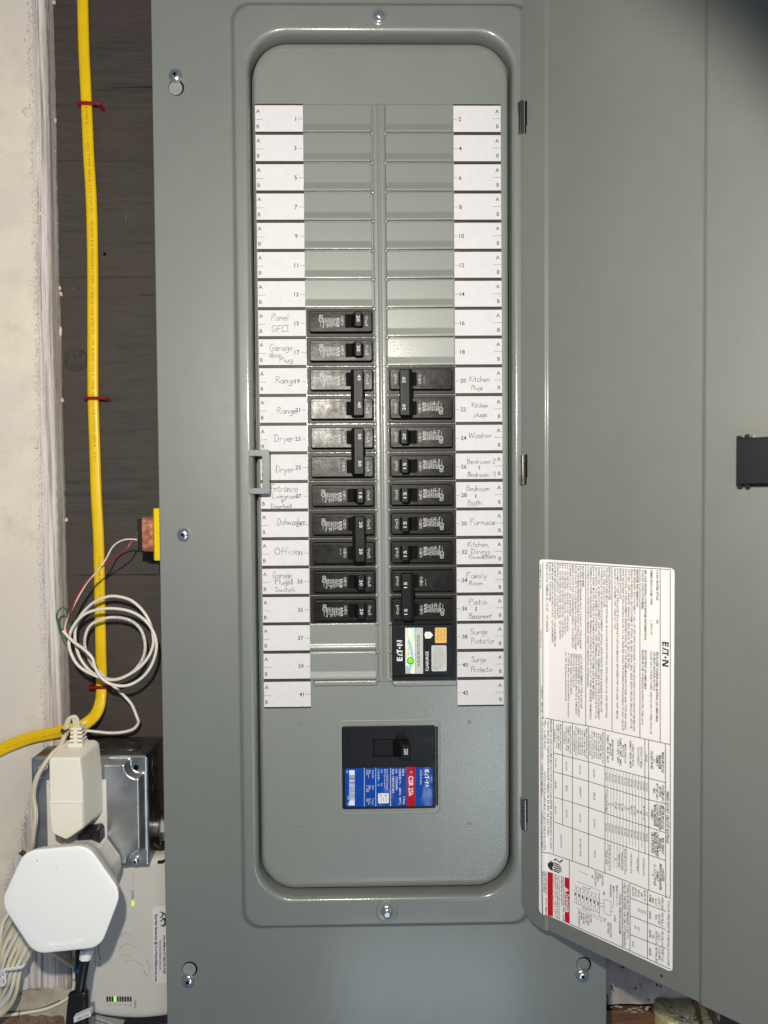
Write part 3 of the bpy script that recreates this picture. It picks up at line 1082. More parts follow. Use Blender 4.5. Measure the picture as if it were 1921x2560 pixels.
T4 = [
 (1345, 190, 505, 'LOADCENTER STYLE:', 1), (1345, 708, 750, 'BR', 0), (1343, 1040, 1773, 'ENCLOSED PANELBOARD RATING: 200 AMPS MAX.', 1),
 (1313, 1040, 1440, 'SEE MAIN BREAKER RATING', 0), (1283, 190, 550, 'NEMA ENCLOSURE TYPE:', 1), (1283, 708, 860, '1 - INDOOR', 0),
 (1281, 1030, 1893, '120/240 VAC 1 PHASE 3 WIRE, 208Y/120 VAC 3 WIRE, 50/60 HZ', 0),
 (1222, 185, 920, 'SEE CASE SIDEWALL FOR FURTHER INFORMATION,', 1), (1222, 1022, 1430, 'BUS RATING: 200 AMPS MAX', 1),
 (1192, 185, 600, 'SUCH AS CATALOG NUMBER.', 1), (1192, 1018, 1800, 'MAXIMUM SUM OF BREAKER RATINGS PER STAB: 200 A', 0),
 (1138, 180, 570, 'BREAKER INFORMATION', 1),
 (1108, 180, 1865, 'MAIN BREAKERS (EATON FAMILY): CSR, CSH, BW, BWH OR BACKFED TYPE BR (REQUIRES HOLD-DOWN KIT PER BELOW).', 0),
 (1078, 180, 1840, 'BRANCH BREAKERS (EATON FAMILY): ETN01, BR, BRH, BRHH, BRD, BRN, BRSN, BRCAF, BRHCAF, GFTCB,', 0),
 (1048, 178, 1215, 'GFTCBH, GFEP, BRAFGF, BRHAFGF, BRX, BRHX, BJ, BJH OR BRWH.', 0),
 (1019, 175, 1850, 'ADDITIONAL OR REPLACEMENT BREAKERS SHALL BE OF THE SAME MANUFACTURER AND TYPE AND SHALL', 0),
 (990, 172, 1860, 'HAVE AN INTERRUPTING RATING EQUAL TO OR GREATER THAN THE INTERRUPTING RATING OF ANY CIRCUIT', 0),
 (962, 170, 500, 'BREAKER INSTALLED.', 0),
 (932, 165, 1735, 'AUTOMATIC TRIP IS INDICATED BY A HANDLE POSITION MIDWAY BETWEEN THE "ON" AND "OFF". MOVE', 0),
 (905, 165, 810, 'HANDLE TO EXTREME "OFF", THEN TO "ON".', 0),
 (848, 158, 500, 'INSTALLATION NOTES', 1),
 (820, 158, 1730, 'THIS PANELBOARD MUST BE INSTALLED IN ACCORDANCE WITH ALL APPLICABLE LOCAL AND NATIONAL', 0),
 (794, 155, 580, 'CODES, AND REGULATIONS.', 0),
 (766, 155, 1665, 'SUITABLE FOR USE AS SERVICE EQUIPMENT. INSTALL APPROPRIATE SERVICE BARRIER KIT BELOW', 0),
 (738, 153, 1740, 'WHEN USED AS SERVICE EQUIPMENT, ANY UNUSED NEUTRAL TERMINALS MAY BE USED FOR EQUIPMENT', 0),
 (710, 152, 1730, 'GROUNDING. FOR EQUIPMENT GROUNDING, WIRE TERMINALS ARE SUITABLE FOR (1) #14-4 OR UP TO (3)', 0),
 (682, 150, 1540, '#14-10 WIRES. MULTIPLE WIRES IN THE SAME HOLE MUST BE THE SAME SIZE AND MATERIAL.', 0),
 (654, 148, 1740, 'TERMINALS OTHER THAN BREAKER TERMINALS SUITABLE FOR 60/75°C AL-CU WIRE. BREAKER TERMINALS', 0),
 (625, 148, 1410, 'SUITABLE FOR AL-CU WIRE WHEN SO MARKED. REFER TO MARKINGS ON BREAKERS.', 0),
 (574, 145, 365, 'ACCESSORIES', 1), (547, 145, 1010, 'BACKFED MAIN BREAKER HOLD DOWN KIT : TYPE # BRPHD', 0),
 (521, 140, 975, 'CSR TYPE MAIN BREAKER FILLER PLATE : TYPE # CSRFP', 0), (495, 140, 1020, 'FILLER PLATE TO CLOSE BRANCH OPENINGS: TYPE # BRFP', 0),
 (467, 138, 1000, 'MAIN LUG KIT FOR CONVERTIBLE PANELS : CAT # BRPL200', 0), (440, 135, 665, 'SUBFEED LUG KIT : CAT # BRPSF225', 0),
 (413, 132, 825, '# 6 - 2/0 NEUTRAL / GROUND LUGS : CAT # NL20', 0), (387, 130, 850, '# 6 - 300 NEUTRAL / GROUND LUGS : CAT # NL300', 0),
 (361, 128, 885, '# 6 - 2/0 NEUTRAL W/ BOND TAB LUGS : CAT # NLP20', 0), (335, 128, 905, '# 6 - 300 NEUTRAL W/ BOND TAB LUGS : CAT # NLP300', 0),
 (309, 125, 690, 'BONDING SCREW KIT : CAT # BONDKITP', 0), (282, 125, 985, 'CSR MAIN MECHANICAL INTERLOCK KIT : CAT # BRPMIKCSR', 0),
 (256, 125, 940, 'BR MAIN MECHANICAL INTERLOCK KIT : CAT # BRPMIKBR', 0), (230, 122, 515, 'LABEL KITS: TYPE # BRPMS', 0),
 (203, 122, 830, 'RENOVATION TERMINAL BLOCK KIT : CAT # RNSTB', 0),
 (556, 1065, 1625, 'LATCH REPLACEMENT: TYPE # LATCHP', 0), (530, 1062, 1720, 'SERVICE BARRIER KIT (CSR): KIT # TICSR300', 0),
 (503, 1058, 1690, 'SERVICE BARRIER KIT (BR): KIT # TIMCB3/0', 0), (476, 1055, 1410, 'KEYLOCK KIT: CAT # TDL', 0),
 (450, 1050, 1480, 'GROUND BARS: TYPE # GBKP', 0), (423, 1045, 1720, 'or TYPE # GBK (for Special Installation Instructions', 0),
 (396, 1040, 1545, 'see URL: http://eaton.com/instructions)', 0),
 (143, 125, 375, 'ASSEMBLED IN USA', 0), (150, 810, 995, 'www.eaton.com', 0), (155, 1395, 1660, 'PUB33301    REV.  06', 0)]
for xc, y0, y1, t, b in T4:
    dtext(A4, xc, y0, y1, t, b, h=.055 if xc < 170 else .064)
s_, z_ = dz(1395, 930, A4)
_, z2_ = dz(1395, 1185, A4)
s3_, _ = dz(1462, 930, A4)
logo(mb, D(s_, z_, .0135), (0, 0, -1), DU, s3_ - s_, INK, w=z_ - z2_)
for x, ya, yb in ((1478, 180, 1995), (1373, 175, 1978), (1163, 165, 1928), (873, 150, 1865), (600, 135, 1810), (167, 110, 1735)):
    dline(A4, [(x, ya), (x, yb)])
dline(A4, [(125, 105), (1480, 183)])
dline(A4, [(127, 105), (140, 1695)])
dline(A5, [(145, -30), (265, 0), (630, 65), (875, 122), (1160, 187), (1478, 258)])
for pts in ([(145, -30), (150, 1360), (160, 2000)], [(1478, 250), (1478, 1860)], [(1428, 250), (1432, 1850)], [(1253, 207), (1256, 1770)],
            [(265, 0), (265, 1385)], [(360, 22), (360, 1085)], [(463, 35), (463, 1462)], [(630, 65), (630, 1528)], [(800, 105), (800, 1600)], [(1215, 200), (1215, 1390)],
            [(265, 345), (630, 437), (830, 495), (1253, 607), (1428, 652)], [(265, 537), (630, 640), (830, 702), (1253, 830), (1428, 872)],
            [(265, 800), (630, 910), (800, 970), (1250, 1115), (1428, 1172)], [(265, 1058), (630, 1185), (1250, 1400), (1428, 1462)],
            [(150, 1360), (430, 1455), (630, 1528), (960, 1650), (1253, 1770), (1480, 1852)]):
    dline(A5, pts)
for x in (830, 862, 893, 925, 955, 988, 1022, 1052, 1085, 1117, 1150, 1183):
    o_ = (x - 830) * .27
    dline(A5, [(x, 497 + o_), (x, (1240 if x in (1052, 1085, 1117, 1183) else 1520) + o_)], .011)
for pts in ([(980, 420), (980, 1118)], [(1060, 452), (1060, 1155)], [(1242, 520), (1242, 1240)], [(1060, 605), (1432, 745)], [(1060, 790), (1432, 935)],
            [(1060, 985), (1432, 1130)], [(430, 215), (430, 870)], [(430, 872), (980, 1118), (1480, 1345)], [(150, 110), (162, 770)]):
    dline(A6, pts)
T5 = [
 (1453, 740, 1285, 'SERIES SHORT CIRCUIT RATINGS', 1, .07), (1403, 335, 550, 'MAIN MODULE', 1, .075), (1372, 365, 515, 'BREAKER', 1, .075), (1343, 372, 485, 'FAMILY', 1, .075),
 (1315, 405, 435, 'or', 1, .06), (1287, 320, 510, 'CLASS FUSE', 1, .075), (1231, 355, 435, 'NONE', 0, .062),
 (1403, 675, 850, 'SYSTEM AIC', 1, .07), (1375, 695, 800, 'RATING', 1, .07), (1343, 655, 825, 'AT 240 VAC', 1, .07), (1312, 712, 765, 'MAX.', 1, .07),
 (1403, 890, 1135, 'METER MODULE', 1, .07), (1375, 875, 1145, 'TENANT BREAKER', 1, .07), (1347, 870, 1115, 'or LOADCENTER', 1, .07), (1320, 880, 1105, 'MAIN BREAKER', 1, .07), (1290, 930, 1035, 'FAMILY', 1, .07),
 (1403, 1225, 1395, 'M.M. TENANT', 1, .07), (1375, 1230, 1370, 'BREAKER or', 1, .07), (1347, 1165, 1420, 'LOADCENTER MAIN', 1, .07), (1320, 1165, 1400, 'BREAKER SHORT', 1, .07), (1293, 1165, 1380, 'CIRCUIT RATING', 1, .07),
 (1178, 275, 500, 'WITHOUT MAIN', 0, .066), (1147, 285, 475, 'DISCONNECT', 0, .066), (1092, 250, 480, 'CABLE TAP BOX', 0, .066), (1065, 215, 500, 'FAMILY 1MTB, 3MTB', 0, .066),
 (1012, 250, 445, 'MAIN SWITCH', 0, .066), (988, 262, 390, 'MODULE', 0, .066), (962, 190, 475, 'FAMILY 1MFS, 3MFS', 0, .066), (936, 200, 450, 'TYPE 1BPS, 3BPS', 0, .066),
 (880, 205, 425, 'MAIN BREAKER', 0, .066), (856, 245, 370, 'MODULE', 0, .066), (830, 155, 445, 'FAMILY 1MCB, 3MCB', 0, .066),
 (780, 130, 445, 'MAIN BREAKER MODULE', 0, .052), (757, 150, 410, 'FAMILY 1MCB, 3MCB', 0, .052), (735, 140, 410, 'RGH / PDG6xM 2000A', 0, .052), (712, 135, 400, 'NGS / PDG5xM 1200A', 0, .052), (690, 125, 400, 'MDL / PDG4xG 800A', 0, .052), (668, 110, 410, 'LGS / LD / PDG3xG 630A', 0, .052), (646, 160, 370, 'KD / PDG3xG 400A', 0, .052),
 (610, 90, 400, 'MAIN BREAKER MODULE', 0, .052), (588, 110, 375, 'FAMILY 1MCB, 3MCB', 0, .052), (565, 105, 365, 'RGH / PDG6xM 2000A', 0, .052), (543, 90, 370, 'NGH / PDG5xM 1200A', 0, .052), (523, 85, 360, 'HMDL / PDG4xM 800A', 0, .052), (500, 60, 375, 'LGH / HLD / PDG3xM 600A', 0, .052), (481, 115, 335, 'HKD / PDG3xM 400A', 0, .052),
 (441, 62, 350, 'MAIN SWITCH MODULE', 0, .052), (420, 75, 325, 'FAMILY 1MFS, 3MFS', 0, .052), (399, 68, 320, 'WITH CLASS T FUSE', 0, .052), (378, 120, 255, '800A MAX', 0, .052),
 (340, 42, 322, 'MAIN SWITCH MODULE', 0, .052), (319, 50, 300, 'FAMILY 1MFS, 3MFS', 0, .052), (298, 45, 295, 'WITH CLASS T FUSE', 0, .052), (277, 95, 238, '1200A MAX', 0, .052),
 (688, 512, 600, '65,000', 0, .062), (542, 470, 565, '100,000', 0, .062), (400, 430, 525, '100,000', 0, .062), (290, 400, 492, '100,000', 0, .062),
 (690, 758, 835, 'BRHX', 0, .062), (545, 698, 808, 'BRHX***', 0, .062), (402, 680, 740, 'BRH', 0, .062), (288, 638, 712, 'BRHH', 0, .062),
 (692, 1028, 1115, '22,000', 0, .062), (543, 978, 1062, '22,000', 0, .062), (402, 930, 1015, '22,000', 0, .062), (288, 895, 975, '42,000', 0, .062),
 (695, 1345, 1425, '** GFTCB', 0, .06), (545, 1235, 1415, 'BR**, ETN01 GFTCB', 0, .06), (345, 1180, 1325, '** BRCAF GFTCB', 0, .06),
 (240, 0, 1340, 'BREAKERS IN THIS COLUMN MAY NOT FIT IN THIS LOADCENTER. SEE BREAKER INFO TO LEFT.', 0, .066),
 (212, -8, 1195, '* ALSO INCLUDES THESE BRANCH BREAKER FAMILIES: BR, BD, BRD, BQ, BQC, ETN01', 0, .066),
 (188, -10, 300, '**BR (110 AMPS MAX.)', 0, .062), (185, 525, 1345, '*GFTCB/GFCB (50 AMPS MAX UNLESS OTHERWISE NOTED)', 0, .062),
 (162, 0, 400, '**FD 150A ONLY WITH ETN01', 0, .06), (160, 440, 785, '**GFTCB (30 AMPS MAX.)', 0, .06), (160, 930, 1340, '***GFTCB (1 POLE 40A MAX.)', 0, .06)]
for xc, y0, y1, t, b, h in T5:
    dtext(A5, xc, y0, y1, t, b, h, shear=.18)
for i, (a, b, c, d) in enumerate((('65,000', 'T / J Fuse(200A Max)', '100,000', '** BRCAF, GFTCB'), ('100,000', 'CVH', '100,000', 'BR, BRD, BRH, BQ, BQC, GFTCB'), ('100,000', 'KDC', '100,000', ''), ('65,000', 'KD, HKD', '100,000', 'BR'),
                                  ('65,000', 'FD****', '65,000', '** BRWGF, GFTCB'), ('65,000', 'ED, GHB', '65,000', '** BRCAF BRWGF GFTCB'), ('65,000', 'CV+++', '65,000', 'BR, BD, BRD, BQ, BQC, GFTCB'), ('65,000', 'BRX', '65,000', ''),
                                  ('42,000', 'BRHH, CVS', '42,000', '** BRCAF, BRWGF, GFTCB'), ('25,000', 'CSR, CCVH++', '25,000', ''), ('22,000', 'QBHW', '22,000', '** BRCAF, BRWGF'), ('22,000', 'BRH', '22,000', ''), ('10,000', 'BR, CC, BW, CCV', '10,000', '** BRCAF BRWGF GFTCB'), ('10,000', 'NONE', 'N/A', ''))):
    x = 815 + i * 32.3
    o_ = i * 8.7
    dtext(A5, x, 545 + o_, 632 + o_, a, 0, .056)
    wl = 10 * len(b) if i else 230
    dtext(A5, x, 840 - wl / 2 + o_ + (25 if i else -5), 840 + wl / 2 + o_ + (25 if i else 5), b, 0, .056, shear=.15)
    dtext(A5, x, 1070 + o_, 1158 + o_, c, 0, .056)
    if d:
        dtext(A5, x, 1425 - 4.8 * len(d) + o_ * .9, 1425 + 4.8 * len(d) + o_ * .9, d, 0, .052, shear=.15)
T6 = [
 (1405, 300, 430, 'LOADCENTER', 1, .07), (1378, 250, 525, 'BRANCH BREAKER', 1, .07), (1347, 325, 430, 'FAMILY', 1, .07), (1320, 258, 475, '(1, 2 or 3 POLE)', 1, .07), (1290, 350, 370, '*', 1, .07),
 (1462, 628, 1315, 'TORQUE WIRE PRESSURE SCREW(S) AS FOLLOWS:', 0, .062),
 (1397, 595, 725, 'WIRE SIZE', 0, .064), (1362, 605, 695, '60/75°C', 0, .064), (1330, 608, 680, 'AL-CU', 0, .064), (1297, 600, 655, 'AWG', 1, .064), (1270, 572, 650, 'KCMIL', 1, .064),
 (1397, 755, 900, 'NEUTRAL &', 0, .064), (1365, 770, 880, 'GROUND', 0, .064), (1332, 780, 830, 'BAR', 0, .064), (1270, 745, 820, 'LB-IN', 1, .064),
 (1397, 945, 1105, 'GROUND LUG', 0, .064), (1365, 970, 1045, '(G1) &', 0, .064), (1335, 950, 1090, 'NEUTRAL LUG', 0, .064), (1302, 985, 1025, '(N2)', 0, .064), (1270, 938, 1012, 'LB-IN', 1, .064),
 (1400, 1130, 1260, 'PANEL LUGS', 0, .064), (1367, 1120, 1250, '(A & B) & MAIN', 0, .064), (1335, 1115, 1275, 'NEUTRAL (N1)', 0, .064), (1270, 1128, 1200, 'LB-IN', 1, .064),
 (1215, 525, 635, '#14-10', 0, .064), (1183, 550, 590, '#8', 0, .064), (1152, 522, 590, '#6-4', 0, .064), (1120, 500, 590, '#3-2/0', 0, .064), (1092, 488, 585, '#6-300', 0, .064),
 (1215, 738, 775, '20', 0, .064), (1183, 728, 762, '25', 0, .064), (1152, 712, 748, '35', 0, .064), (1152, 905, 942, '60', 0, .064), (1120, 890, 925, '60', 0, .064), (1093, 1055, 1112, '225', 0, .064),
 (1037, 462, 1030, 'TORQUE CIRCUIT BREAKER LUGS TO', 0, .075), (1005, 448, 1118, 'VALUES SPECIFIED ON CIRCUIT BREAKERS.', 0, .075),
 (957, 555, 975, 'TYPICAL WIRING DIAGRAM', 0, .075), (925, 475, 610, 'MAIN LUG', 0, .062), (890, 483, 550, 'MAIN', 0, .062), (860, 470, 600, 'BREAKER', 0, .062), (905, 785, 850, 'LINE', 0, .062),
 (775, 360, 480, 'GROUND', 0, .062), (750, 352, 405, 'BAR', 0, .062), (727, 342, 430, '(WHEN', 0, .062), (702, 325, 485, 'INSTALLED)', 0, .062), (672, 368, 400, 'G1', 1, .062), (792, 540, 575, 'N2', 1, .062), (800, 820, 850, 'N1', 1, .062),
 (860, 865, 1020, 'INSULATED', 0, .062), (835, 858, 980, 'NEUTRAL', 0, .062), (655, 785, 865, 'BOND', 0, .062), (628, 780, 895, 'NEUTRAL', 0, .062), (605, 765, 865, 'TORQUE', 0, .062), (580, 762, 878, '40 IN-LBS', 0, .062), (556, 748, 830, 'WHEN', 0, .062), (532, 735, 900, 'NECESSARY', 0, .062),
 (645, 505, 525, 'L', 0, .06), (622, 500, 520, 'O', 0, .06), (600, 492, 512, 'A', 0, .06), (577, 485, 505, 'D', 0, .06), (645, 730, 748, 'L', 0, .06), (622, 722, 742, 'O', 0, .06), (600, 712, 732, 'A', 0, .06), (577, 700, 722, 'D', 0, .06)]
for xc, y0, y1, t, b, h in T6:
    dtext(A6, xc, y0, y1, t, b, h, shear=.16 if xc > 900 else 0)
# warning panels
dpoly(A6, [(382, 386), (430, 402), (430, 872), (382, 852)], DREG)
dpoly(A6, [(206, 332), (260, 345), (260, 800), (206, 782)], DREG)
dtext(A6, 406, 565, 760, 'DANGER', 1, .12, PRINT2)
dtext(A6, 235, 505, 708, 'PELIGRO', 1, .12, PRINT2)
for x, y in ((406, 520), (235, 455)):
    dpoly(A6, [(x - 20, y - 28), (x - 20, y + 30), (x + 20, y + 4)], PRINT2, .0134)
    dpoly(A6, [(x - 12, y - 2), (x - 12, y + 6), (x + 10, y + 4)], DREG, .0138)
for i, (xc, y0, y1, t) in enumerate(((368, 385, 850, 'HAZARDOUS VOLTAGE. WILL CAUSE'), (350, 378, 690, 'SEVERE INJURY OR DEATH.'), (330, 372, 835, 'Turn power off supplying the equipment before working inside.'),
                                     (310, 365, 820, 'THIS PANEL COVER MAY EXPOSE'), (290, 358, 815, 'ENERGIZED PARTS. ONLY A MUST'), (272, 352, 760, 'qualified person may remove it.'),
                                     (196, 322, 785, 'VOLTAJE PELIGROSO. CAUSA HERIDAS'), (180, 318, 545, 'SERIAS O MUERTE.'), (166, 318, 775, 'Apague la fuerza al equipo antes de trabajar adentro.'))):
    dtext(A6, xc, y0, y1, t, i in (0, 1, 3, 4, 6, 7), .042)
# shock symbol: black hand with a bolt
dpoly(A6, [(205, 248), (222, 236), (262, 232), (268, 262), (255, 290), (262, 322), (240, 318), (212, 290)], INK)
for a, b in (((268, 240), (330, 266)), ((270, 262), (345, 290)), ((268, 284), (352, 312)), ((268, 304), (345, 332)), ((262, 318), (328, 346))):
    dline(A6, [a, b], .042)
dline(A6, [(268, 215), (292, 202), (312, 225), (330, 236), (362, 208)], .04)
dline(A6, [(225, 232), (250, 225)], .03)
# wiring diagram
for i in range(7):
    x = 484 + i * 39.5
    o_ = i * 17
    dpoly(A6, [(x, 545 + o_), (x + 13, 550 + o_), (x + 13, 582 + o_), (x, 577 + o_)], INK)
    dline(A6, [(x + 22, 488 + o_), (x + 22, 660 + o_)], .009)
    dline(A6, [(x + 6, 485 + o_), (x + 20, 505 + o_), (x - 4, 522 + o_), (x + 6, 545 + o_)], .009)
    dline(A6, [(x + 6, 580 + o_), (x + 20, 605 + o_), (x - 4, 622 + o_), (x + 6, 655 + o_)], .009)
dline(A6, [(485, 480), (742, 578)], .01)
dline(A6, [(490, 655), (745, 765)], .01)
dline(A6, [(500, 560), (745, 650)], .008)
dline(A6, [(505, 432), (745, 528)], .01)
dline(A6, [(508, 708), (745, 806)], .01)
dline(A6, [(528, 325), (630, 368)], .01)
dline(A6, [(742, 540), (742, 800)], .012)
dline(A6, [(790, 618), (862, 645), (862, 790), (790, 762), (790, 618)], .012)
dline(A6, [(745, 660), (790, 660)], .01)
dline(A6, [(745, 690), (790, 700)], .01)
dline(A6, [(862, 700), (890, 705)], .01)
dline(A6, [(862, 740), (890, 745)], .01)
dline(A6, [(925, 620), (925, 690)], .012)
dline(A6, [(888, 562), (888, 685)], .012)
dline(A6, [(672, 800), (735, 830)], .012)
dline(A6, [(765, 805), (775, 808), (772, 855), (752, 850), (752, 803), (765, 805)], .01)
part(mb, 'information_sticker', door, 'large white instruction sticker with red danger blocks', wn=False, recalc=False)

# ================================================================== circuit breakers
def mesh_of(mb, name, **kw):
    o = mb.build(name, None, (0, 0, 0), **kw)
    me = o.data
    bpy.data.objects.remove(o)
    return me


DN_, RT = Vector((0, 0, -1)), Vector((1, 0, 0))               # print reads downwards, letter tops to the right


def pole_mesh(kind, seed):
    r = random.Random(seed)
    mb = MB()
    mb.pad(rrect(-1.165, 1.165, -.487, .487, .03), -.06, .6, BLACKL, .025, 2)
    fx0, fx1, fz0, fz1 = -1.04, 1.11, -.365, .350
    P = rrect(fx0, fx1, fz0, fz1, .07)
    mb.loft([[(x, y, z) for x, z in inset(P, d)] for d, y in ((-.022, -.055), (-.02, -.064), (0, -.066), (0, -.272))], BLACKS, False, False)  # shadow edge round the face painted as black side walls
    mb.pad(P, -.30, -.272, BLACK, .028, 3)
    yf = -.3035
    # seam of the two case halves with a keyed step
    zs = .245
    pts = [(fx0 + .02, zs), (-.50, zs), (-.49, zs - .075), (-.28, zs - .08), (-.27, zs), (.10, zs)]
    mb.ribbon([(x, yf, z) for x, z in pts], .009, BLACKS)
    mb.ribbon([(fx0 + .02, yf, -.325), (fx1 - .04, yf, -.325)], .008, BLACK2)
    mb.ribbon([(.80, yf, zs), (fx1 - .02, yf, zs)], .008, BLACKS)
    mb.ribbon([(fx0 + .0, yf + .02, zs + .02), (fx0 - .004, yf + .25, zs + .02)], .02, BLACKS, (-1, 0, 0))
    # handle recess: its shade is a flat matte black pad
    mb.pad(rrect(.19, .82, -.235, .235, .02), -.306, -.29, BLACKS, .003, 1)

    def t(s, x, z0, z1, h, m=PRINT, bold=.0):
        mb.text(s, (x - h / 2, yf - .0008, z0), DN_, RT, h, m, w=z0 - z1, bold=bold, res=1)
    t('On/I', .925, .17, -.16, .105)
    t('Off/O', .085, .17, -.16, .105)
    if kind == 'main':
        logo(mb, (-.045 - .035, yf - .0008, .095), DN_, RT, .075, PRINT, w=.285)
        for i, (s, l) in enumerate((('Type BR120', .30), ('Type C120', .26), ('120/240 V~', .29), ('Cu/Al 60/75C', .31), ('HACR Type', .30), ('1 Pole 40C', .33), ('E7819 - 7', .24), ('LISTED Eng', .33))):
            t(s, -.105 - i * .064, .095, .095 - l, .046, PRINT, .02)
        for z, rr in ((.155, .055), (.04, .068)):
            ring(mb, (-.64, z), rr, .016, yf - .001, PRINT)
        t('UL', -.64, .075, .005, .06)
        t('CE', -.64, .19, .12, .05)
        t('E7819', -.655, -.05, -.20, .03)
    elif kind == 'common':
        t('Common Trip', -.06, .17, -.07, .04)
    return mesh_of(mb, 'body')


def toggle_mesh(amp):
    mb = MB()
    lo = [(.40, -.20), (.78, -.215), (.78, .215), (.40, .20)]
    hi = [(.53, -.255), (.755, -.255), (.755, .255), (.53, .255)]
    L = []
    for t_, y in ((0, -.29), (.35, -.42), (.85, -.60), (.97, -.632), (1.0, -.64)):
        Q = [(a[0] * (1 - min(1, t_)) + b[0] * t_, a[1] * (1 - t_) + b[1] * t_) for a, b in zip(lo, hi)]
        Q = rpoly(inset(Q, 0 if t_ < .9 else (.012 if t_ < 1 else .03)), .03, 2)
        L.append([(x, y, z) for x, z in Q])
    mb.loft(L, BLACK2, False, True)
    mb.ribbon([(.40, -.36, -.16), (.53, -.603, -.16)], .01, BLACKS, (-.8, -.5, 0))
    mb.text(str(amp), (.595, -.6415, .105), DN_, RT, .105, PRINT2, w=.205)
    return mesh_of(mb, 'toggle', ang=30)


def tie_mesh(amp):
    mb = MB()
    for zc in (.5, -.5):
        mb.pad(rrect(.36, .74, zc - .2, zc + .2, .03), -.45, -.29, BLACK2, .01, 1)
    P = rrect(.355, .80, -.80, .80, .07)
    L = []
    for d, y, x_in in ((0, -.40, 0), (0, -.55, 0), (.01, -.62, .07), (.03, -.655, .115), (.05, -.662, .125)):
        Q = inset(P, d) if d else P
        L.append([(max(x, .355 + x_in), y, z) for x, z in Q])
    mb.loft(L, BLACK2, True, True)
    # moulded panel lines on the bar
    for z in (.30, -.22, -.28):
        mb.ribbon([(.52, -.664, z), (.74, -.664, z)], .008, BLACKS)
    mb.ribbon([(.575, -.664, .6), (.575, -.664, -.6)], .006, BLACKS)
    for z in (.56, -.36):
        mb.text(str(amp), (.60, -.665, z + .045), DN_, RT, .105, PRINT2, w=.20)
    return mesh_of(mb, 'handle_tie', ang=30)


POLE = {k: pole_mesh(k, i) for i, k in enumerate(('main', 'common'))}
TOG = {a: toggle_mesh(a) for a in (15, 20)}
TIEM = {a: tie_mesh(a) for a in (15, 20, 30, 40)}
GRP = 'circuit breakers in the panel'
SPEC = [
 ('single', 15, 20, 'single black breaker marked 20 beside the pencilled Panel GFCI label'),
 ('single', 17, 20, 'single black breaker marked 20 beside the pencilled Garage door Plug label'),
 ('double', 19, 40, 'double black breaker with tied handles marked 40 beside the two Range labels'),
 ('double', 23, 30, 'double black breaker with tied handles marked 30 beside the two Dryer labels'),
 ('single', 27, 15, 'single black breaker marked 15 beside the Entrance Livingroom and Doorbell label'),
 ('double', 29, 20, 'double black breaker with tied handles marked 20 beside the Dishwasher and Office labels'),
 ('single', 33, 20, 'single black breaker marked 20 beside the Garage Plugs and Switch label'),
 ('single', 35, 20, 'single black breaker marked 20 beside a blank label, lowest in the left column'),
 ('double', 20, 20, 'double black breaker with tied handles marked 20 beside the two Kitchen Plugs labels'),
 ('single', 24, 20, 'single black breaker marked 20 beside the pencilled Washer label'),
 ('single', 26, 15, 'single black breaker marked 15 beside the Bedroom-2 and Bedroom-3 label'),
 ('single', 28, 15, 'single black breaker marked 15 beside the Bedroom and Bath label'),
 ('single', 30, 15, 'single black breaker marked 15 beside the pencilled Furnace label'),
 ('single', 32, 15, 'single black breaker marked 15 beside the Kitchen, Dining Room and Bath label'),
 ('double', 34, 15, 'double black breaker with tied handles marked 15 beside the Family Room and Patio labels'),
]
rnd = random.Random(11)
for kind, n, amp, lab in SPEC:
    left = n % 2
    z = rowz(n) - (.5 if kind == 'double' else 0)
    c = (-1.402 + shx(z) if left else 1.418 + shx(z), 0, z)
    t = thing('circuit_breaker', c, lab, 'circuit breaker', GRP)
    t.rotation_euler = (rnd.uniform(-.010, .010), (0 if left else math.pi), rnd.uniform(-.012, .012))
    if kind == 'single':
        link('body', POLE['main'], t)
        link('toggle', TOG[amp], t)
    else:
        for dz_, k in ((.5, 'main'), (-.5, 'common')):
            o = link('body', POLE[k], t)
            o.location = (0, 0, dz_ * IN)
            o.rotation_euler = (rnd.uniform(-.006, .006), 0, rnd.uniform(-.006, .006))
        link('handle_tie', TIEM[amp], t)

# ---- surge protector in rows 38 and 40 (crop of 220 px, photo pixel 940, 1530)
S3 = (220 / 1660, 940, 1530)


def s3(x, y, yy):
    p = at(S3[1] + x * S3[0], S3[2] + y * S3[0], yy)
    return p.x, p.z


c = (1.42 + shx(-9), 0, -9.0)
t = thing('surge_protector', c, 'black two-row surge protector with a lit green lamp and rainbow foil strip', 'surge protector')
mb = MB()
x0, z1 = s3(300, 180, -.06)
x1, z0 = s3(1530, 1285, -.06)
mb.pad(rrect(x0, x1, z0, z1, .03), -.06, .6, BLACK, .02, 2)
ax0, az1 = s3(305, 258, -.30)
ax1, az0 = s3(1455, 1195, -.30)
mb.pad(rrect(ax0, ax1, az0, az1, .06), -.30, -.05, MBLACK, .03, 3)
part(mb, 'body', t)
YS = -.304
UP, LF = Vector((0, 0, 1)), Vector((-1, 0, 0))                # print reads upwards, letter tops to the left


def stext(mb, s, x0_, x1_, y0_, y1_, m, bold=0., yy=YS - .003):
    """x0_..x1_ = top to base of the letters, y0_ lower end, y1_ upper end in the crop"""
    a = s3(x1_, y0_, yy)
    b = s3(x0_, y1_, yy)
    mb.text(s, (a[0], yy, a[1]), UP, LF, a[0] - b[0], m, w=b[1] - a[1], bold=bold)


def srect(mb, x0_, x1_, y0_, y1_, m, yy=YS, r=.0):
    a = s3(x0_, y1_, yy)
    b = s3(x1_, y0_, yy)
    mb.pad(rrect(a[0], b[0], a[1], b[1], max(r, .002), 3), yy, yy + .004, m, 0)


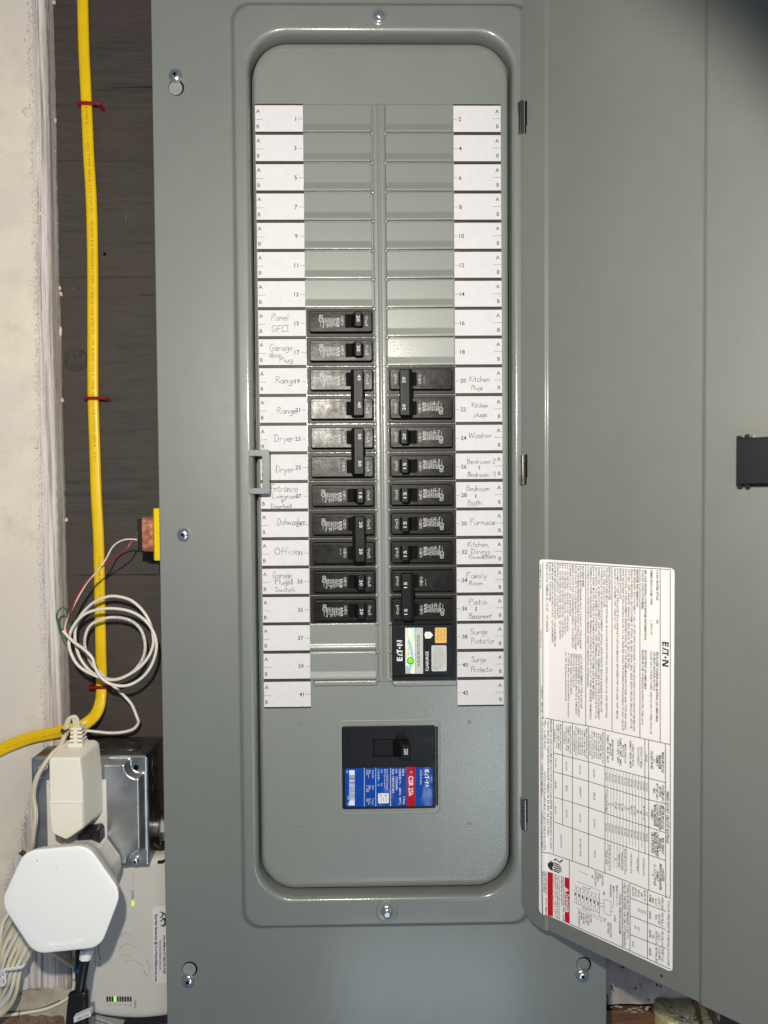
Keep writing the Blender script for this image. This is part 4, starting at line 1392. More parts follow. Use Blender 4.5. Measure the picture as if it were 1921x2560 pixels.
mb = MB()
a, b = s3(505, 925, YS), s3(395, 535, YS)
logo(mb, (a[0], YS, a[1]), UP, LF, a[0] - b[0], PRINT2, w=b[1] - a[1])
stext(mb, 'CLNSURGE', 940, 995, 1115, 745, PRINT2, .015, YS)
P = [(935, 375), (1030, 375), (1082, 438), (1030, 500), (935, 500), (918, 438)]
mb.sheet([s3(x, y, YS) for x, y in P], YS, PRINT2)
mb.sheet([s3(x, y, YS) for x, y in ((950, 408), (1000, 430), (995, 440), (1028, 470), (975, 448), (982, 438))], YS - .002, GOLDL)
part(mb, 'printing', t, wn=False)['kind'] = 'stuff'
mb = MB()
srect(mb, 560, 742, 298, 1165, HOLO)
stext(mb, 'PROTECTED', 600, 640, 820, 535, BELLINK)
stext(mb, 'WHEN LIT', 655, 692, 820, 580, BELLINK)
part(mb, 'foil_strip', t, wn=False)
mb = MB()
srect(mb, 742, 888, 298, 1165, SILV)
stext(mb, 'SURGE PROTECTOR', 782, 832, 1025, 430, INK, .008)
part(mb, 'title_label', t, wn=False)
mb = MB()
srect(mb, 1118, 1335, 295, 588, GOLDL, r=.03)
for s, a_, b_, y0_, y1_ in (('TYPE 2 SPD', 1158, 1195, 545, 320), ('AC Power', 1212, 1248, 535, 335), ('Protection', 1268, 1302, 520, 320)):
    stext(mb, s, a_, b_, y0_, y1_, BELLINK)
part(mb, 'type_label', t, wn=False)
mb = MB()
srect(mb, 1052, 1335, 628, 1120, SILV, r=.05)
for i, (s, y0_, y1_) in enumerate((('E-UL/MP    E323675', 1005, 740), ('SURGE PROTECTIVE DEVICE', 1000, 660), ('FOR CATALOG NUMBERS CLNSURGE', 1085, 670), ('PANEL & LOAD SURGE RATED', 1085, 660), ('THE INSTALLATION INSTRUCTIONS', 1085, 655), ('PROVIDED WITH THE SPD', 1030, 720), ('(SPD)', 930, 830))):
    stext(mb, s, 1086 + i * 33, 1106 + i * 33, y0_, y1_, BELLINK)
for x, y in ((1095, 1050), (1130, 1060)):
    ring(mb, s3(x, y, YS - .003), .04, .012, YS - .003, BELLINK)
part(mb, 'ratings_label', t, wn=False)
mb = MB()
q = s3(652, 920, YS)
mb.lathe((q[0], YS + .01, q[1]), (0, -1, 0), [(.12, 0), (.12, .03), (.10, .034), (.098, .01)], BLACK2, 24, False)
mb.lathe((q[0], YS + .01, q[1]), (0, -1, 0), [(.098, .012), (.085, .035), (.06, .05), (.03, .057)], GREENL, 24)
part(mb, 'indicator_lamp', t)

# ---- main breaker (crop of 270 px, photo pixel 840, 1790)
S4 = (270 / 1660, 840, 1790)


def s4(x, y, yy):
    p = at(S4[1] + x * S4[0], S4[2] + y * S4[0], yy)
    return p.x, p.z


t = thing('main_breaker', (.216, 0, -12.65), 'large square black main breaker marked 200 with a blue and red label', 'main breaker')
mb = MB()
mb.pad(rrect(mx0 + .005, mx1 - .005, mz0 + .005, mz1 - .005, .11), .02, .6, BLACKS, 0)
a, b = s4(100, 1440, -.02), s4(1535, 150, -.02)
mb.pad(rrect(a[0], b[0], a[1], b[1], .07), -.02, .3, MBLACK, .02, 2)
a, b = s4(112, 782, -.06), s4(1525, 150, -.06)
# upper half stands a little prouder, with two notches on its right-hand side
P = [(a[0], a[1]), (b[0] - .02, a[1])]
for x, y in ((1528, 640), (1518, 600), (1518, 340), (1535, 310)):
    q = s4(x, y, -.06)
    P.append(q)
P += [(b[0], b[1]), (a[0], b[1])]
mb.pad(rpoly(P, .04, 2), -.06, .0, MBLACK, .018, 2)
a, b = s4(1545, 1380, -.02), s4(1570, 160, -.02)
mb.pad(rrect(a[0], b[0], a[1], b[1], .02), -.015, .3, MBLACK, .01, 1)
q = s4(225, 240, -.064)
disc(mb, q, .035, -.0645, BLACKS)
for x, s in ((610, 'OFF'), (855, 'TRIP'), (1075, 'ON')):
    q = s4(x, 190, -.064)
    mb.text(s, (q[0] - .04, -.0645, q[1]), DN_, RT, .07, BLACK2, w=.2)
part(mb, 'body', t)
mb = MB()
a, b = s4(575, 655, -.06), s4(1120, 350, -.06)
mb.pad(rrect(a[0], b[0], a[1] + .05, b[1], .02), -.066, -.03, BLACKS, .003, 1)
c2, d2 = s4(590, 612, -.07), s4(875, 365, -.07)
mb.pad(rrect(c2[0], d2[0], c2[1], d2[1], .02), -.075, -.05, BLACK2, .006, 1)
part(mb, 'handle_slot', t)
mb = MB()
lo = [s4(x, y, -.06) for x, y in ((880, 600), (1120, 600), (1120, 370), (880, 370))]
hi = [s4(x, y, -.55) for x, y in ((1010, 655), (1140, 655), (1140, 438), (1010, 438))]
L = []
for t_, y in ((0, -.05), (.9, -.52), (1, -.55)):
    Q = [(p[0] * (1 - t_) + r[0] * t_, p[1] * (1 - t_) + r[1] * t_) for p, r in zip(lo, hi)]
    L.append([(x, y, z) for x, z in rpoly(inset(Q, .02 if t_ == 1 else 0), .03, 2)])
mb.loft(L, BLACK2, False, True)
a, b = s4(1048, 505, -.552), s4(1110, 597, -.552)
mb.text('200', (a[0], -.552, a[1]), DN_, RT, b[0] - a[0], PRINT2, w=a[1] - b[1])
part(mb, 'handle', t, ang=30)
mb = MB()
YM = -.03
a, b = s4(148, 1398, YM), s4(1486, 790, YM)
mb.pad(rrect(a[0], b[0], a[1], b[1], .09), YM, -.01, BLUE, 0)
a, b = s4(1090, 1386, YM), s4(1222, 782, YM)
mb.sheet([(a[0], a[1]), (b[0], a[1]), (b[0], b[1]), (a[0], b[1])], YM - .002, BLUER)
YT = YM - .004
for x in (438, 614, 842):
    a, b = s4(x, 1390, YT), s4(x, 800, YT)
    mb.ribbon([(a[0], YT, a[1]), (b[0], YT, b[1])], .014, PRINT2)


def mtext(s, x0_, x1_, y0_, y1_, m=PRINT2, bold=.0):
    a_, b_ = s4(x0_, y0_, YT), s4(x1_, y1_, YT)
    mb.text(s, (a_[0], YT, a_[1]), DN_, RT, b_[0] - a_[0], m, w=a_[1] - b_[1], bold=bold)


a, b = s4(1368, 825, YT), s4(1432, 1085, YT)
logo(mb, (a[0], YT, a[1]), DN_, RT, b[0] - a[0], PRINT2, w=a[1] - b[1])
mtext('Circuit Breaker', 1297, 1325, 825, 1060)
mtext('CSR 25k', 1120, 1190, 925, 1235, PRINT2, .02)
mtext('200 A', 1020, 1052, 815, 925, PRINT2, .01)
mtext('2 Pole', 1032, 1064, 1235, 1360, PRINT2, .01)
mtext('120/240 V~  60Hz  40°C', 972, 1004, 815, 1362, PRINT2, .01)
mtext('Cat.   CSR2200N', 920, 950, 815, 1140, PRINT2, .01)
mtext('Style 7803C07G03', 866, 898, 820, 1185, PRINT2, .01)
for s, x, y0_, y1_ in (('Interrupting Capacity', 780, 820, 1130), ('RMS Sym. Amperes', 742, 820, 1105), ('Volt', 694, 822, 880), ('kA', 694, 1040, 1080), ('120/240~', 645, 822, 1010), ('25', 645, 1042, 1078),
                       ('Terminal', 560, 828, 955), ('Wire', 515, 828, 885), ('CU/AL', 468, 828, 915), ('Wire', 560, 1065, 1135), ('Size', 515, 1065, 1130), ('2 - 300', 468, 1065, 1172), ('Torque', 560, 1268, 1370), ('Lb. In.', 515, 1270, 1350), ('250', 468, 1270, 1325),
                       ('USA', 163, 835, 880), ('1410', 178, 1230, 1285), ('0800', 180, 1330, 1378)):
    mtext(s, x, x + 25, y0_, y1_)
for y0_, y1_ in ((825, 955), (1065, 1170), (1270, 1370)):
    a, b = s4(505, y0_, YT), s4(505, y1_, YT)
    mb.ribbon([(a[0], YT, a[1]), (b[0], YT, b[1])], .01, PRINT2)
a, b = s4(650, 1345, YT), s4(815, 1188, YT)
mb.sheet(rrect(a[0], b[0], a[1], b[1], .04, 3), YT, PRINT2)
for x, y in ((770, 1222), (690, 1222)):
    ring(mb, s4(x, y, YT), .035, .014, YT - .002, INK, 10)
for x in (700, 735, 775):
    a, b = s4(x, 1250, YT), s4(x, 1320, YT)
    mb.ribbon([(a[0], YT - .002, a[1]), (b[0], YT - .002, b[1])], .018, BELLINK)
for y0_, y1_ in ((835, 908), (1302, 1378)):
    a, b = s4(206, y1_, YT), s4(290, y0_, YT)
    mb.sheet([(a[0], a[1]), (b[0], a[1]), (b[0], b[1]), (a[0], b[1])], YT, PRINT2)
rnd = random.Random(5)
y = 915
while y < 1295:
    w_ = rnd.choice((4, 5, 8, 11))
    a, b = s4(206, y + w_, YT), s4(292, y, YT)
    mb.sheet([(a[0], a[1]), (b[0], a[1]), (b[0], b[1]), (a[0], b[1])], YT, PRINT2)
    y += w_ + rnd.choice((4, 5, 8))
ring(mb, s4(1160, 865, YT), .035, .01, YT, PRINT2, 10)
part(mb, 'rating_label', t, wn=False)

# ================================================================== whitewashed timber on the left
YB = 2.5
e0, e1 = at(106, 0, YB), at(168, 2560, YB)
ORG_B = Vector((e0.x, YB, -5))
mb = MB()
rnd = random.Random(21)
zs = [20 - i * .22 for i in range(250)]
rows = []
for z in zs:
    k = (e0.z - z) / (e0.z - e1.z)
    xe_ = e0.x + (e1.x - e0.x) * k + rnd.uniform(-.012, .012)
    rows.append([(xe_ - 16, YB, z), (xe_ - 3, YB, z), (xe_ - 1, YB, z), (xe_ - .35, YB + .003, z), (xe_ - .12, YB + .03, z), (xe_ - .02, YB + .10, z), (xe_ + .015, YB + .25, z),
                 (xe_ + .03 + rnd.uniform(-.008, .008), YB + .5, z), (xe_ + .02, YB + .74, z), (xe_ + .03 + rnd.uniform(-.01, .02), YB + .88, z), (xe_, YW + .05, z)])
k = len(rows[0])
mb.add([p for r in rows for p in r], [(i * k + j, i * k + j + 1, (i + 1) * k + j + 1, (i + 1) * k + j) for i in range(len(rows) - 1) for j in range(k - 1)], BOARD)
b_ = thing('timber_post', ORG_B, 'whitewashed timber post with worn striped edge, left of the yellow cable', 'post')
part(mb, 'post', b_, ang=80, wn=False)
# blobs of filler, a stain of rust and drips of plaster on the post
mb = MB()


def blob(mb, px, py, y, rx, rz, h, m, seed, n=14):
    p = at(px, py, y)
    r = random.Random(seed)
    L = []
    f = [r.uniform(.65, 1.2) for _ in range(n)]
    for s, hh in ((1, -.01), (.85, h * .5), (.5, h), (.15, h * .95)):
        L.append([(p.x + rx * s * f[j] * math.cos(2 * math.pi * j / n), y - hh * r.uniform(.7, 1.2), p.z + rz * s * f[j] * math.sin(2 * math.pi * j / n)) for j in range(n)])
    mb.loft(L, m, False, True)


for a in ((68, 280, YB, .20, .24, .05, PLASTER, 1), (98, 532, YB, .14, .12, .03, PLASTER, 2)):
    mb = MB()
    blob(mb, *a)
    part(mb, 'plaster_blob', b_, wn=False)
for i, (px, py) in enumerate(((136, 640), (150, 720), (153, 735), (140, 560), (139, 470), (137, 300), (151, 830), (156, 1000), (166, 1300), (137, 380), (135, 5))):
    mb = MB()
    blob(mb, px, py, YB + .8, .07, .10 if i % 3 else .2, .06, PLASTER, 30 + i, 9)
    part(mb, 'plaster_blob', b_, wn=False)
mb = MB()
blob(mb, 57, 2133, YB, .17, .13, .07, RUST, 3)
part(mb, 'rust_knob', b_, wn=False)
# low ledge of old plaster at the foot of the post, cracked
mb = MB()
edge = [(-60, 2500), (40, 2492), (70, 2478), (100, 2470), (130, 2474), (140, 2466), (165, 2476), (200, 2480), (235, 2500), (240, 2700), (-60, 2700)]
Q = [at(x, y, YB - .05) for x, y in edge]
mb.pad([(p.x, p.z) for p in Q], YB - .06, YB + .05, LEDGE, .04, 2)
part(mb, 'plaster_ledge', b_, wn=False)
mb = MB()
edge = [(-60, 2546)] + [(x, 2543 + random.uniform(-3, 3) - x * .02) for x in range(-40, 170, 10)] + [(175, 2700), (-60, 2700)]
Q = [at(x, y, YB - .08) for x, y in edge]
mb.pad([(p.x, p.z) for p in Q], YB - .10, YB - .03, ROUGH, .02, 2)
part(mb, 'rough_edge', b_, wn=False)
mb = MB()
for i, pts in enumerate(([(38, 2490), (60, 2478), (80, 2470)], [(80, 2473), (104, 2476)], [(20, 2530), (70, 2527), (110, 2519), (150, 2502)])):
    Q = cr([at(x, y, YB - .068) for x, y in pts], 5)
    mb.tube(Q, .016 if i == 2 else .010, CRACK, 5, .01)
part(mb, 'cracks', b_, wn=False)
# thin wire run along the ledge with its staple
t = thing('thin_wire', at(80, 2530, YB - .1), 'thin cream wire stapled along the plaster ledge at the bottom left', 'wire')
mb = MB()
mb.tube(cr([at(x, y, YB - .13) for x, y in ((-20, 2540), (20, 2538), (60, 2533), (110, 2524), (150, 2508), (180, 2488))], 6), .055, CREAM, 8)
part(mb, 'wire', t)
mb = MB()
mb.tube([at(x, y, YB - .2) for x, y in ((45, 2546), (47, 2537), (50, 2526))], .02, STEEL, 6)
part(mb, 'staple', t)

# ================================================================== yellow cable
Y0 = 3.22
YP = [(206, -60, Y0), (207, 0, Y0), (210, 120, Y0), (216, 247, Y0), (222, 386, Y0), (228.6, 501, Y0), (232, 640, Y0), (232.5, 800, Y0), (232.5, 947, Y0), (234, 1024, Y0), (238, 1140, Y0), (241, 1236, Y0), (247, 1350, Y0),
      (250, 1501, Y0), (252, 1600, Y0), (254, 1690, Y0 - .02), (253.5, 1732, Y0 - .1), (249, 1764, Y0 - .3), (238, 1788, Y0 - .55), (219, 1806, 2.4), (194, 1819, 2.27), (138, 1832, 2.3), (83, 1843, 2.32), (27, 1863, 2.33), (-8, 1880, 2.33), (-60, 1912, 2.33)]
YC = cr([at(*p) for p in YP], 6)
t = thing('yellow_cable', at(240, 1200, Y0), 'yellow flat electrical cable running down the dark wall and bending left', 'cable')
mb = MB()
prof = []
n = 18
L = []
for i, p in enumerate(YC):
    tg = (YC[min(i + 1, len(YC) - 1)] - YC[max(i - 1, 0)]).normalized()
    sd = tg.cross(Vector((0, -1, 0))).normalized()
    nn = sd.cross(tg).normalized()
    pyv = i / 6
    ridge = .030 if pyv > 7 else .012
    wv = .212 if i < 100 else .225
    lpz = []
    for j in range(n):
        a = 2 * math.pi * j / n
        ca, sa = math.cos(a), math.sin(a)
        ex = math.copysign(abs(ca) ** .8, ca) * wv
        ey = math.copysign(abs(sa) ** .8, sa) * .115
        if sa > 0:
            ey += ridge * math.exp(-((ex - .04) / .06) ** 2) - ridge * .6 * math.exp(-((ex + .06) / .03) ** 2)
        lpz.append(p + sd * ex + nn * ey)
    L.append(lpz)
mb.loft(L, YEL, True, True)
part(mb, 'jacket', t, ang=70, wn=False)


def along(mb, path, t, s0, h, m, off, side=0., gap=1.0, flip=False, wd=None, up=(0, -1, 0)):
    """letters set one by one along a path, lying on it at off towards the viewer"""
    ac = [0]
    for a, b in zip(path, path[1:]):
        ac.append(ac[-1] + (b - a).length)
    s = s0
    for ch in t:
        if ch == ' ':
            s += h * .6
            continue
        vs, fs, x0, x1 = glyphs(ch, 0., 1)
        w_ = (x1 - x0) * h / CAP
        q = s + w_ / 2
        i = 0
        while i < len(ac) - 2 and ac[i + 1] < q:
            i += 1
        f = (q - ac[i]) / max(1e-6, ac[i + 1] - ac[i])
        c_ = path[i].lerp(path[i + 1], min(1, f))
        tg = (path[i + 1] - path[i]).normalized()
        sd = tg.cross(Vector(up)).normalized()
        nn = sd.cross(tg).normalized()
        if flip:
            tg, sd = -tg, -sd
        out = []
        for x, y in vs:
            out.append(c_ + nn * off + sd * (side) + tg * ((x - (x0 + x1) / 2) * h / CAP) - sd * ((y - CAP / 2) * h / CAP))
        mb.add(out, fs, m)
        s += w_ + h * .22 * gap
        if s > ac[-1]:
            break


mb = MB()
along(mb, YC, 'ROMEX  12-2 WG TYPE NM-B 600 VOLTS   WWW.PAYENXEN.COM  CABLE 600 VOLTS   12 AWG CU 2 CDR WITH GROUND NM-B  (UL)', 5.0, .135, YINK, .122, -.02)
along(mb, YC, 'TYPE NM-B  600 VOLTS  12-2', 22.4, .12, YINK, .122, -.02)
along(mb, YC[-62:][::-1], 'WWW.PAYENXEN.COM', 1.35, .17, YINK, .122, -.03, 1.2)
part(mb, 'printing', t, wn=False, recalc=False)['kind'] = 'stuff'

# red insulated staples over the cable
for px0, px1, py, dy, lab in ((194, 251, 257, 2, 'red cable staple highest on the yellow cable'), (210, 265, 995, 0, 'red cable staple halfway down the yellow cable'), (222, 275, 1719, -1, 'red cable staple low on the yellow cable, by the coiled wire')):
    a, b = at(px0, py, 3.0), at(px1, py + dy, 3.0)
    t = thing('cable_staple', (a + b) / 2, lab, 'cable staple', 'red staples holding the yellow cable')
    mb = MB()
    P = [(a.x + .02, 3.45, a.z), (a.x + .02, 3.12, a.z), (a.x + .06, 3.0, a.z), (a.x + .14, 2.985, a.z), (b.x - .2, 2.985, b.z), (b.x - .06, 3.02, b.z - .02), (b.x - .02, 3.15, b.z - .03), (b.x - .02, 3.45, b.z - .03)]
    mb.tube(cr(P, 4), .085, RED, 8, .06, up=(0, 0, 1))
    part(mb, 'bridge', t)

# ================================================================== bell transformer and its coiled wire
t = thing('bell_transformer', at(385, 1335, 1.4), 'small yellow and copper bell transformer on the left side of the panel', 'transformer')
S7 = (160 / 1660, 320, 1240)


def s7(x, y, yy):
    p = at(S7[1] + x * S7[0], S7[2] + y * S7[0], yy)
    return p


mb = MB()
a, b = s7(622, 1680, .75), s7(1000, 320, .75)
P = [(a.x, .95), (a.x + .10, .75), (b.x, .75), (b.x, 2.6), (a.x, 2.6)]
P = rpoly(P, .035, 3)
L = [[(x, y, z) for x, y in inset(P, d)] for d, z in ((.02, a.z), (0, a.z + .02), (0, b.z - .02), (.02, b.z))]
mb.loft(L, YELT, True, True)
part(mb, 'winding_wrap', t)
mb = MB()
a, b = s7(335, 1460, 1.0), s7(640, 535, 1.0)
P = rrect(1.02, 2.5, a.z, b.z, .2, 5)
L = [[(b.x, y, z) for y, z in P], [(a.x + .09, y, z) for y, z in P], [(a.x + .03, y, z) for y, z in inset(P, .03)], [(a.x, y, z) for y, z in inset(P, .10)]]
mb.loft(L, COPPER, False, True)
part(mb, 'core_shell', t)
mb = MB()
a, b = s7(245, 1400, 1.15), s7(338, 598, 1.15)
P = rrect(1.15, 2.3, a.z, b.z, .05, 3)
L = [[(x, y, z) for y, z in inset(P, d)] for x, d in ((b.x, .0), (a.x + .02, 0), (a.x, .02))]
mb.loft(L, FIBRE, False, True)
part(mb, 'terminal_board', t)
mb = MB()
p = s7(235, 975, 1.25)
mb.lathe((p.x + .05, 1.35, p.z), (-1, 0, 0), [(.12, -.02), (.12, .03), (.08, .07), (.03, .085)], CHROME, 14)
part(mb, 'terminal_screw', t)

S6 = (500 / 1660, 0, 1200)


def s6(x, y, yy):
    return at(S6[1] + x * S6[0], S6[2] + y * S6[0], yy)


bw = thing('bell_wire', s6(950, 1400, 2.0), 'white bell wire coiled in loops in front of the yellow cable', 'wire')
CP = [(1145, 1985), (1092, 1862), (1010, 1772), (930, 1700), (850, 1615), (770, 1540), (718, 1430), (703, 1330), (740, 1220), (830, 1160), (950, 1140), (1080, 1165), (1168, 1240), (1205, 1360), (1187, 1480), (1105, 1590), (985, 1650), (880, 1648),
      (760, 1595), (672, 1490), (630, 1370), (625, 1250), (660, 1140), (760, 1030), (870, 975), (965, 965), (1090, 1000), (1190, 1090), (1250, 1200), (1275, 1330), (1252, 1430), (1185, 1530), (1080, 1610), (950, 1660), (800, 1628), (655, 1545), (587, 1430), (573, 1330),
      (600, 1230), (680, 1130), (790, 1080), (930, 1066), (1080, 1090), (1200, 1160), (1278, 1270), (1300, 1390), (1262, 1530), (1180, 1640), (1060, 1705), (930, 1698), (842, 1640), (790, 1555), (765, 1475), (690, 1400), (605, 1338), (522, 1252)]
yy_ = []
for i in range(len(CP)):
    k = i / (len(CP) - 1)
    yy_.append(2.55 - .95 * k + .18 * math.sin(k * 19))
CPW = cr([s6(x, y, d) for (x, y), d in zip(CP, yy_)], 7)
# tail: down behind the adapter
TW = cr([s6(1145, 1985, 2.55), at(346.5, 1805, 2.6), at(341, 1816, 2.65), at(329, 1825, 2.65), at(305, 1831, 2.65), at(275, 1832.5, 2.6), at(245, 1830, 2.45), at(200, 1826, 2.3), at(170, 1830, 2.1)], 6)
mb = MB()
mb.tube(CPW[::-1] + TW[1:], .058, WHTJ, 9, up=(0, -1, 0))
part(mb, 'jacket', bw, ang=80, wn=False)
mb = MB()
along(mb, CPW[8:70], 'CROSSRES 8887585-38 E187556-1  RES CROUSE  HINDS', .3, .075, BELLINK, .062, 0, 1)
along(mb, CPW[70:150], 'LECTRICAL  SINGLE VOLTAGE CABLE ELECTRICAL WIRE', .1, .06, BELLINK, .062, -.01, 1)
part(mb, 'printing', bw, wn=False, recalc=False)['kind'] = 'stuff'
mb = MB()
mb.tube(cr([s6(x, y, d) for x, y, d in ((575, 1290, 1.62), (556, 1255, 1.6), (560, 1190, 1.55), (592, 1080, 1.5), (642, 960, 1.45), (720, 840, 1.4), (800, 762, 1.4), (900, 682, 1.35), (1000, 612, 1.3), (1060, 560, 1.3), (1098, 503, 1.4), (1145, 470, 1.5))], 6), .026, REDW, 7)
part(mb, 'red_conductor', bw, wn=False)
mb = MB()
mb.tube(cr([s6(x, y, d) for x, y, d in ((565, 1290, 1.66), (540, 1240, 1.64), (552, 1175, 1.6), (600, 1070, 1.56), (655, 965, 1.5), (725, 850, 1.46), (790, 778, 1.36), (835, 725, 1.3), (885, 648, 1.28), (932, 560, 1.28), (990, 512, 1.26), (1062, 491, 1.26), (1150, 497, 1.26))], 6), .028, WHTW, 7)
part(mb, 'white_conductor', bw, wn=False)
mb = MB()
mb.tube(cr([s6(x, y, d) for x, y, d in ((560, 1320, 1.7), (530, 1310, 1.7), (500, 1275, 1.68), (480, 1190, 1.66), (468, 1130, 1.64), (490, 1078, 1.62), (528, 1060, 1.62), (563, 1095, 1.66), (588, 1175, 1.75), (570, 1240, 1.9))], 6), .026, GRNW, 7)
mb.tube(cr([s6(x, y, d) for x, y, d in ((525, 1250, 1.6), (498, 1215, 1.6), (476, 1150, 1.58), (480, 1095, 1.58), (512, 1062, 1.58), (545, 1075, 1.6), (560, 1120, 1.7))], 6), .026, GRNW, 7)
part(mb, 'green_conductor', bw, wn=False)

# ================================================================== junction box
S1 = (460 / 1660, 0, 1760)


def s1(x, y, yy):
    return at(S1[1] + x * S1[0], S1[2] + y * S1[0], yy)


jb = thing('junction_box', s1(810, 960, 2.4), 'square galvanised junction box with raised steel cover below the coiled wire', 'junction box')
YJ = 1.30
a, b = s1(297, 1478, YJ), s1(1330, 466, YJ)
jx0, jx1, jz0, jz1 = a.x, b.x, a.z, b.z
mb = MB()
L = [[(x, y, z) for x, z in rrect(jx0 + .02, jx1 - .02, jz0 + .02, jz1 - .02, .12)] for y in (YW - .02, YJ + .05)]
mb.loft(L, GALVD, True, True)
# knockouts pressed into the top and right-hand sides
for fx in (.26, .50, .78):
    c = Vector((jx0 + (jx1 - jx0) * fx, YJ + 1.05, jz1 - .02))
    mb.lathe(c, (0, 0, 1), [(.44, -.002), (.43, .014), (.40, .016), (.385, .002)], GALVD, 22)
for fz in (.83, .60, .38):
    c = Vector((jx1 - .02, YJ + 1.0, jz0 + (jz1 - jz0) * fz))
    mb.lathe(c, (1, 0, 0), [(.44, -.002), (.43, .014), (.40, .016), (.385, .002)], GALVD, 22)
part(mb, 'box', jb)
mb = MB()
NX = 84
cx, cz = (jx0 + jx1) / 2, (jz0 + jz1) / 2
hx, hz = (jx1 - jx0) / 2, (jz1 - jz0) / 2


def cov_h(x, z):
    u, v = x - cx, z - cz
    # raised centre with scalloped corners
    ax, az = abs(u) - (hx - .13), abs(v) - (hz - .12)
    d = max(ax, az) if max(ax, az) < 0 else math.hypot(max(ax, 0), max(az, 0))
    du, dv = abs(u) - (hx - .28), abs(v) - (hz - .28)
    e = .37 - math.hypot(du, dv)
    d = max(d, e)
    s = min(1, max(0, -d / .15 + .12))
    h = .30 * s * s * (3 - 2 * s)
    # the lid's edge is turned back
    k = max(abs(u) - (hx - .05), abs(v) - (hz - .05), 0)
    return h - k * 1.3


fr = []
for i in range(NX + 1):
    for j in range(NX + 1):
        u, v = i / NX * 2 - 1, j / NX * 2 - 1
        x, z = u * hx, v * hz
        # rounded outline
        rr = .17
        ox, oz = abs(x) - (hx - rr), abs(z) - (hz - rr)
        if ox > 0 and oz > 0:
            m_ = max(ox, oz) / math.hypot(ox, oz)
            x = math.copysign(hx - rr + ox * m_, x)
            z = math.copysign(hz - rr + oz * m_, z)
        fr.append((cx + x, YJ - cov_h(cx + x, cz + z), cz + z))
mb.add(fr, [(i * (NX + 1) + j, i * (NX + 1) + j + 1, (i + 1) * (NX + 1) + j + 1, (i + 1) * (NX + 1) + j) for i in range(NX) for j in range(NX)], GALV)
cv = part(mb, 'cover', jb, ang=75, wn=False)
mb = MB()
p = s1(1228, 575, YJ)
disc(mb, (p.x, p.z), .105, YJ - .006, BLACKS, 18)
part(mb, 'screw_hole', jb, wn=False)
for x, y, lab in ((1230, 1408, 'screw at the lower right corner of the cover'), (360, 590, 'screw behind the cream cord')):
    p = s1(x, y, YJ)
    mb = MB()
    screw(mb, (p.x, YJ - .01, p.z), .15, rot=.4)
    part(mb, 'screw', jb, lab)
mb = MB()
YO = .93
a, b = s1(430, 1500, YO), s1(955, 690, YO)
mb.pad(rrect(a.x, b.x, a.z, b.z, .03), YO, YJ, OUTW, .04, 3)
a, b = s1(520, 1480, YO - .02), s1(900, 1128, YO - .02)
mb.pad(rrect(a.x, b.x, a.z, b.z, .12), YO - .06, YO, OUTW, .02, 2)
a, b = s1(520, 1120, YO - .02), s1(860, 720, YO - .02)
mb.pad(rrect(a.x, b.x, a.z, b.z, .12), YO - .06, YO, OUTW, .02, 2)
part(mb, 'outlet', jb)
# conduit nipple between box and panel
t = thing('conduit_connector', s1(1420, 1140, 2.3), 'galvanised conduit connector between the junction box and the panel', 'connector')
mb = MB()
p = s1(1400, 1140, 1.9)
mb.lathe((jx1 - .05, 2.3, p.z), (1, 0, 0), [(.42, 0), (.42, .28), (.60, .285), (.62, .32), (.62, .37), (.5, .38)], GALVD, 24)
mb.lathe((jx1 + .3, 2.3, p.z), (1, 0, 0), [(.56, .0), (.58, .06), (.58, .5), (.54, .55), (.4, .56), (.4, 1.2)], GALV, 8, False)
part(mb, 'fitting', t, ang=25)

# ================================================================== cream power adapter plugged into the outlet
ad = thing('power_adapter', s1(640, 800, .5), 'cream plug-in power adapter with pointed lower end above the white pod', 'power adapter')
YF = -.50
FP = [(440, 488), (720, 486), (745, 720), (747, 880), (753, 1125), (600, 1230), (464, 1168), (443, 900)]
fp = [s1(x, y, YF) for x, y in FP]
fp2 = [(p.x, p.z) for p in fp]
front = rpoly(fp2, [.10, .10, .02, .02, .10, .10, .10, .02], 4)
cxm = sum(p[0] for p in fp2) / 8
bk = []
for x, z in fp2:
    bk.append((x, z))
mb = MB()
back = inset(front, -.09)
L = []
for P, y in ((inset(front, -.14), .86), (inset(front, -.14), .75), (inset(front, -.10), .45), (back, .40), (inset(front, -.015), YF + .12), (inset(front, -.0), YF + .05), (inset(front, .02), YF + .015), (inset(front, .05), YF)):
    L.append([(x, y, z) for x, z in P])
mb.loft(L, CREAM, True, True)
body = part(mb, 'case', ad, ang=50)
mb = MB()
# the lower half of the face stands proud with a soft step
lo = [s1(x, y, YF) for x, y in ((447, 888), (560, 880), (741, 884), (748, 1118), (600, 1220), (470, 1160))]
mb.pad(rpoly([(p.x, p.z) for p in lo], [.02, .3, .02, .1, .08, .1], 3), YF - .035, YF + .02, CREAM, .03, 4)
part(mb, 'face_step', ad, ang=60)
# strain relief: ribbed sleeve
mb = MB()
for i in range(5):
    y0 = 212 + i * 36
    a, b = s1(640 - i * 4, y0 + 22, .35), s1(742 + i * 2, y0, .35)
    mb.pad(rrect(a.x, b.x, a.z, b.z, .03, 3), .30, .72, CREAM, .025, 2, True)
a, b = s1(668, 380, .4), s1(700, 205, .4)
mb.pad(rrect(a.x, b.x, a.z, b.z, .02, 2), .335, .6, CREAM, .02, 2)
a, b = s1(645, 380, .5), s1(725, 205, .5)
mb.pad(rrect(a.x, b.x, a.z, b.z, .02, 2), .42, .66, CORD, .02, 2)
a, b = s1(620, 388, .35), s1(752, 352, .35)
mb.pad(rrect(a.x, b.x, a.z, b.z, .03, 3), .28, .78, CREAM, .025, 2, True)
part(mb, 'strain_relief', ad, ang=50)
for x, y in ((585, 458), (612, 457)):
    pass
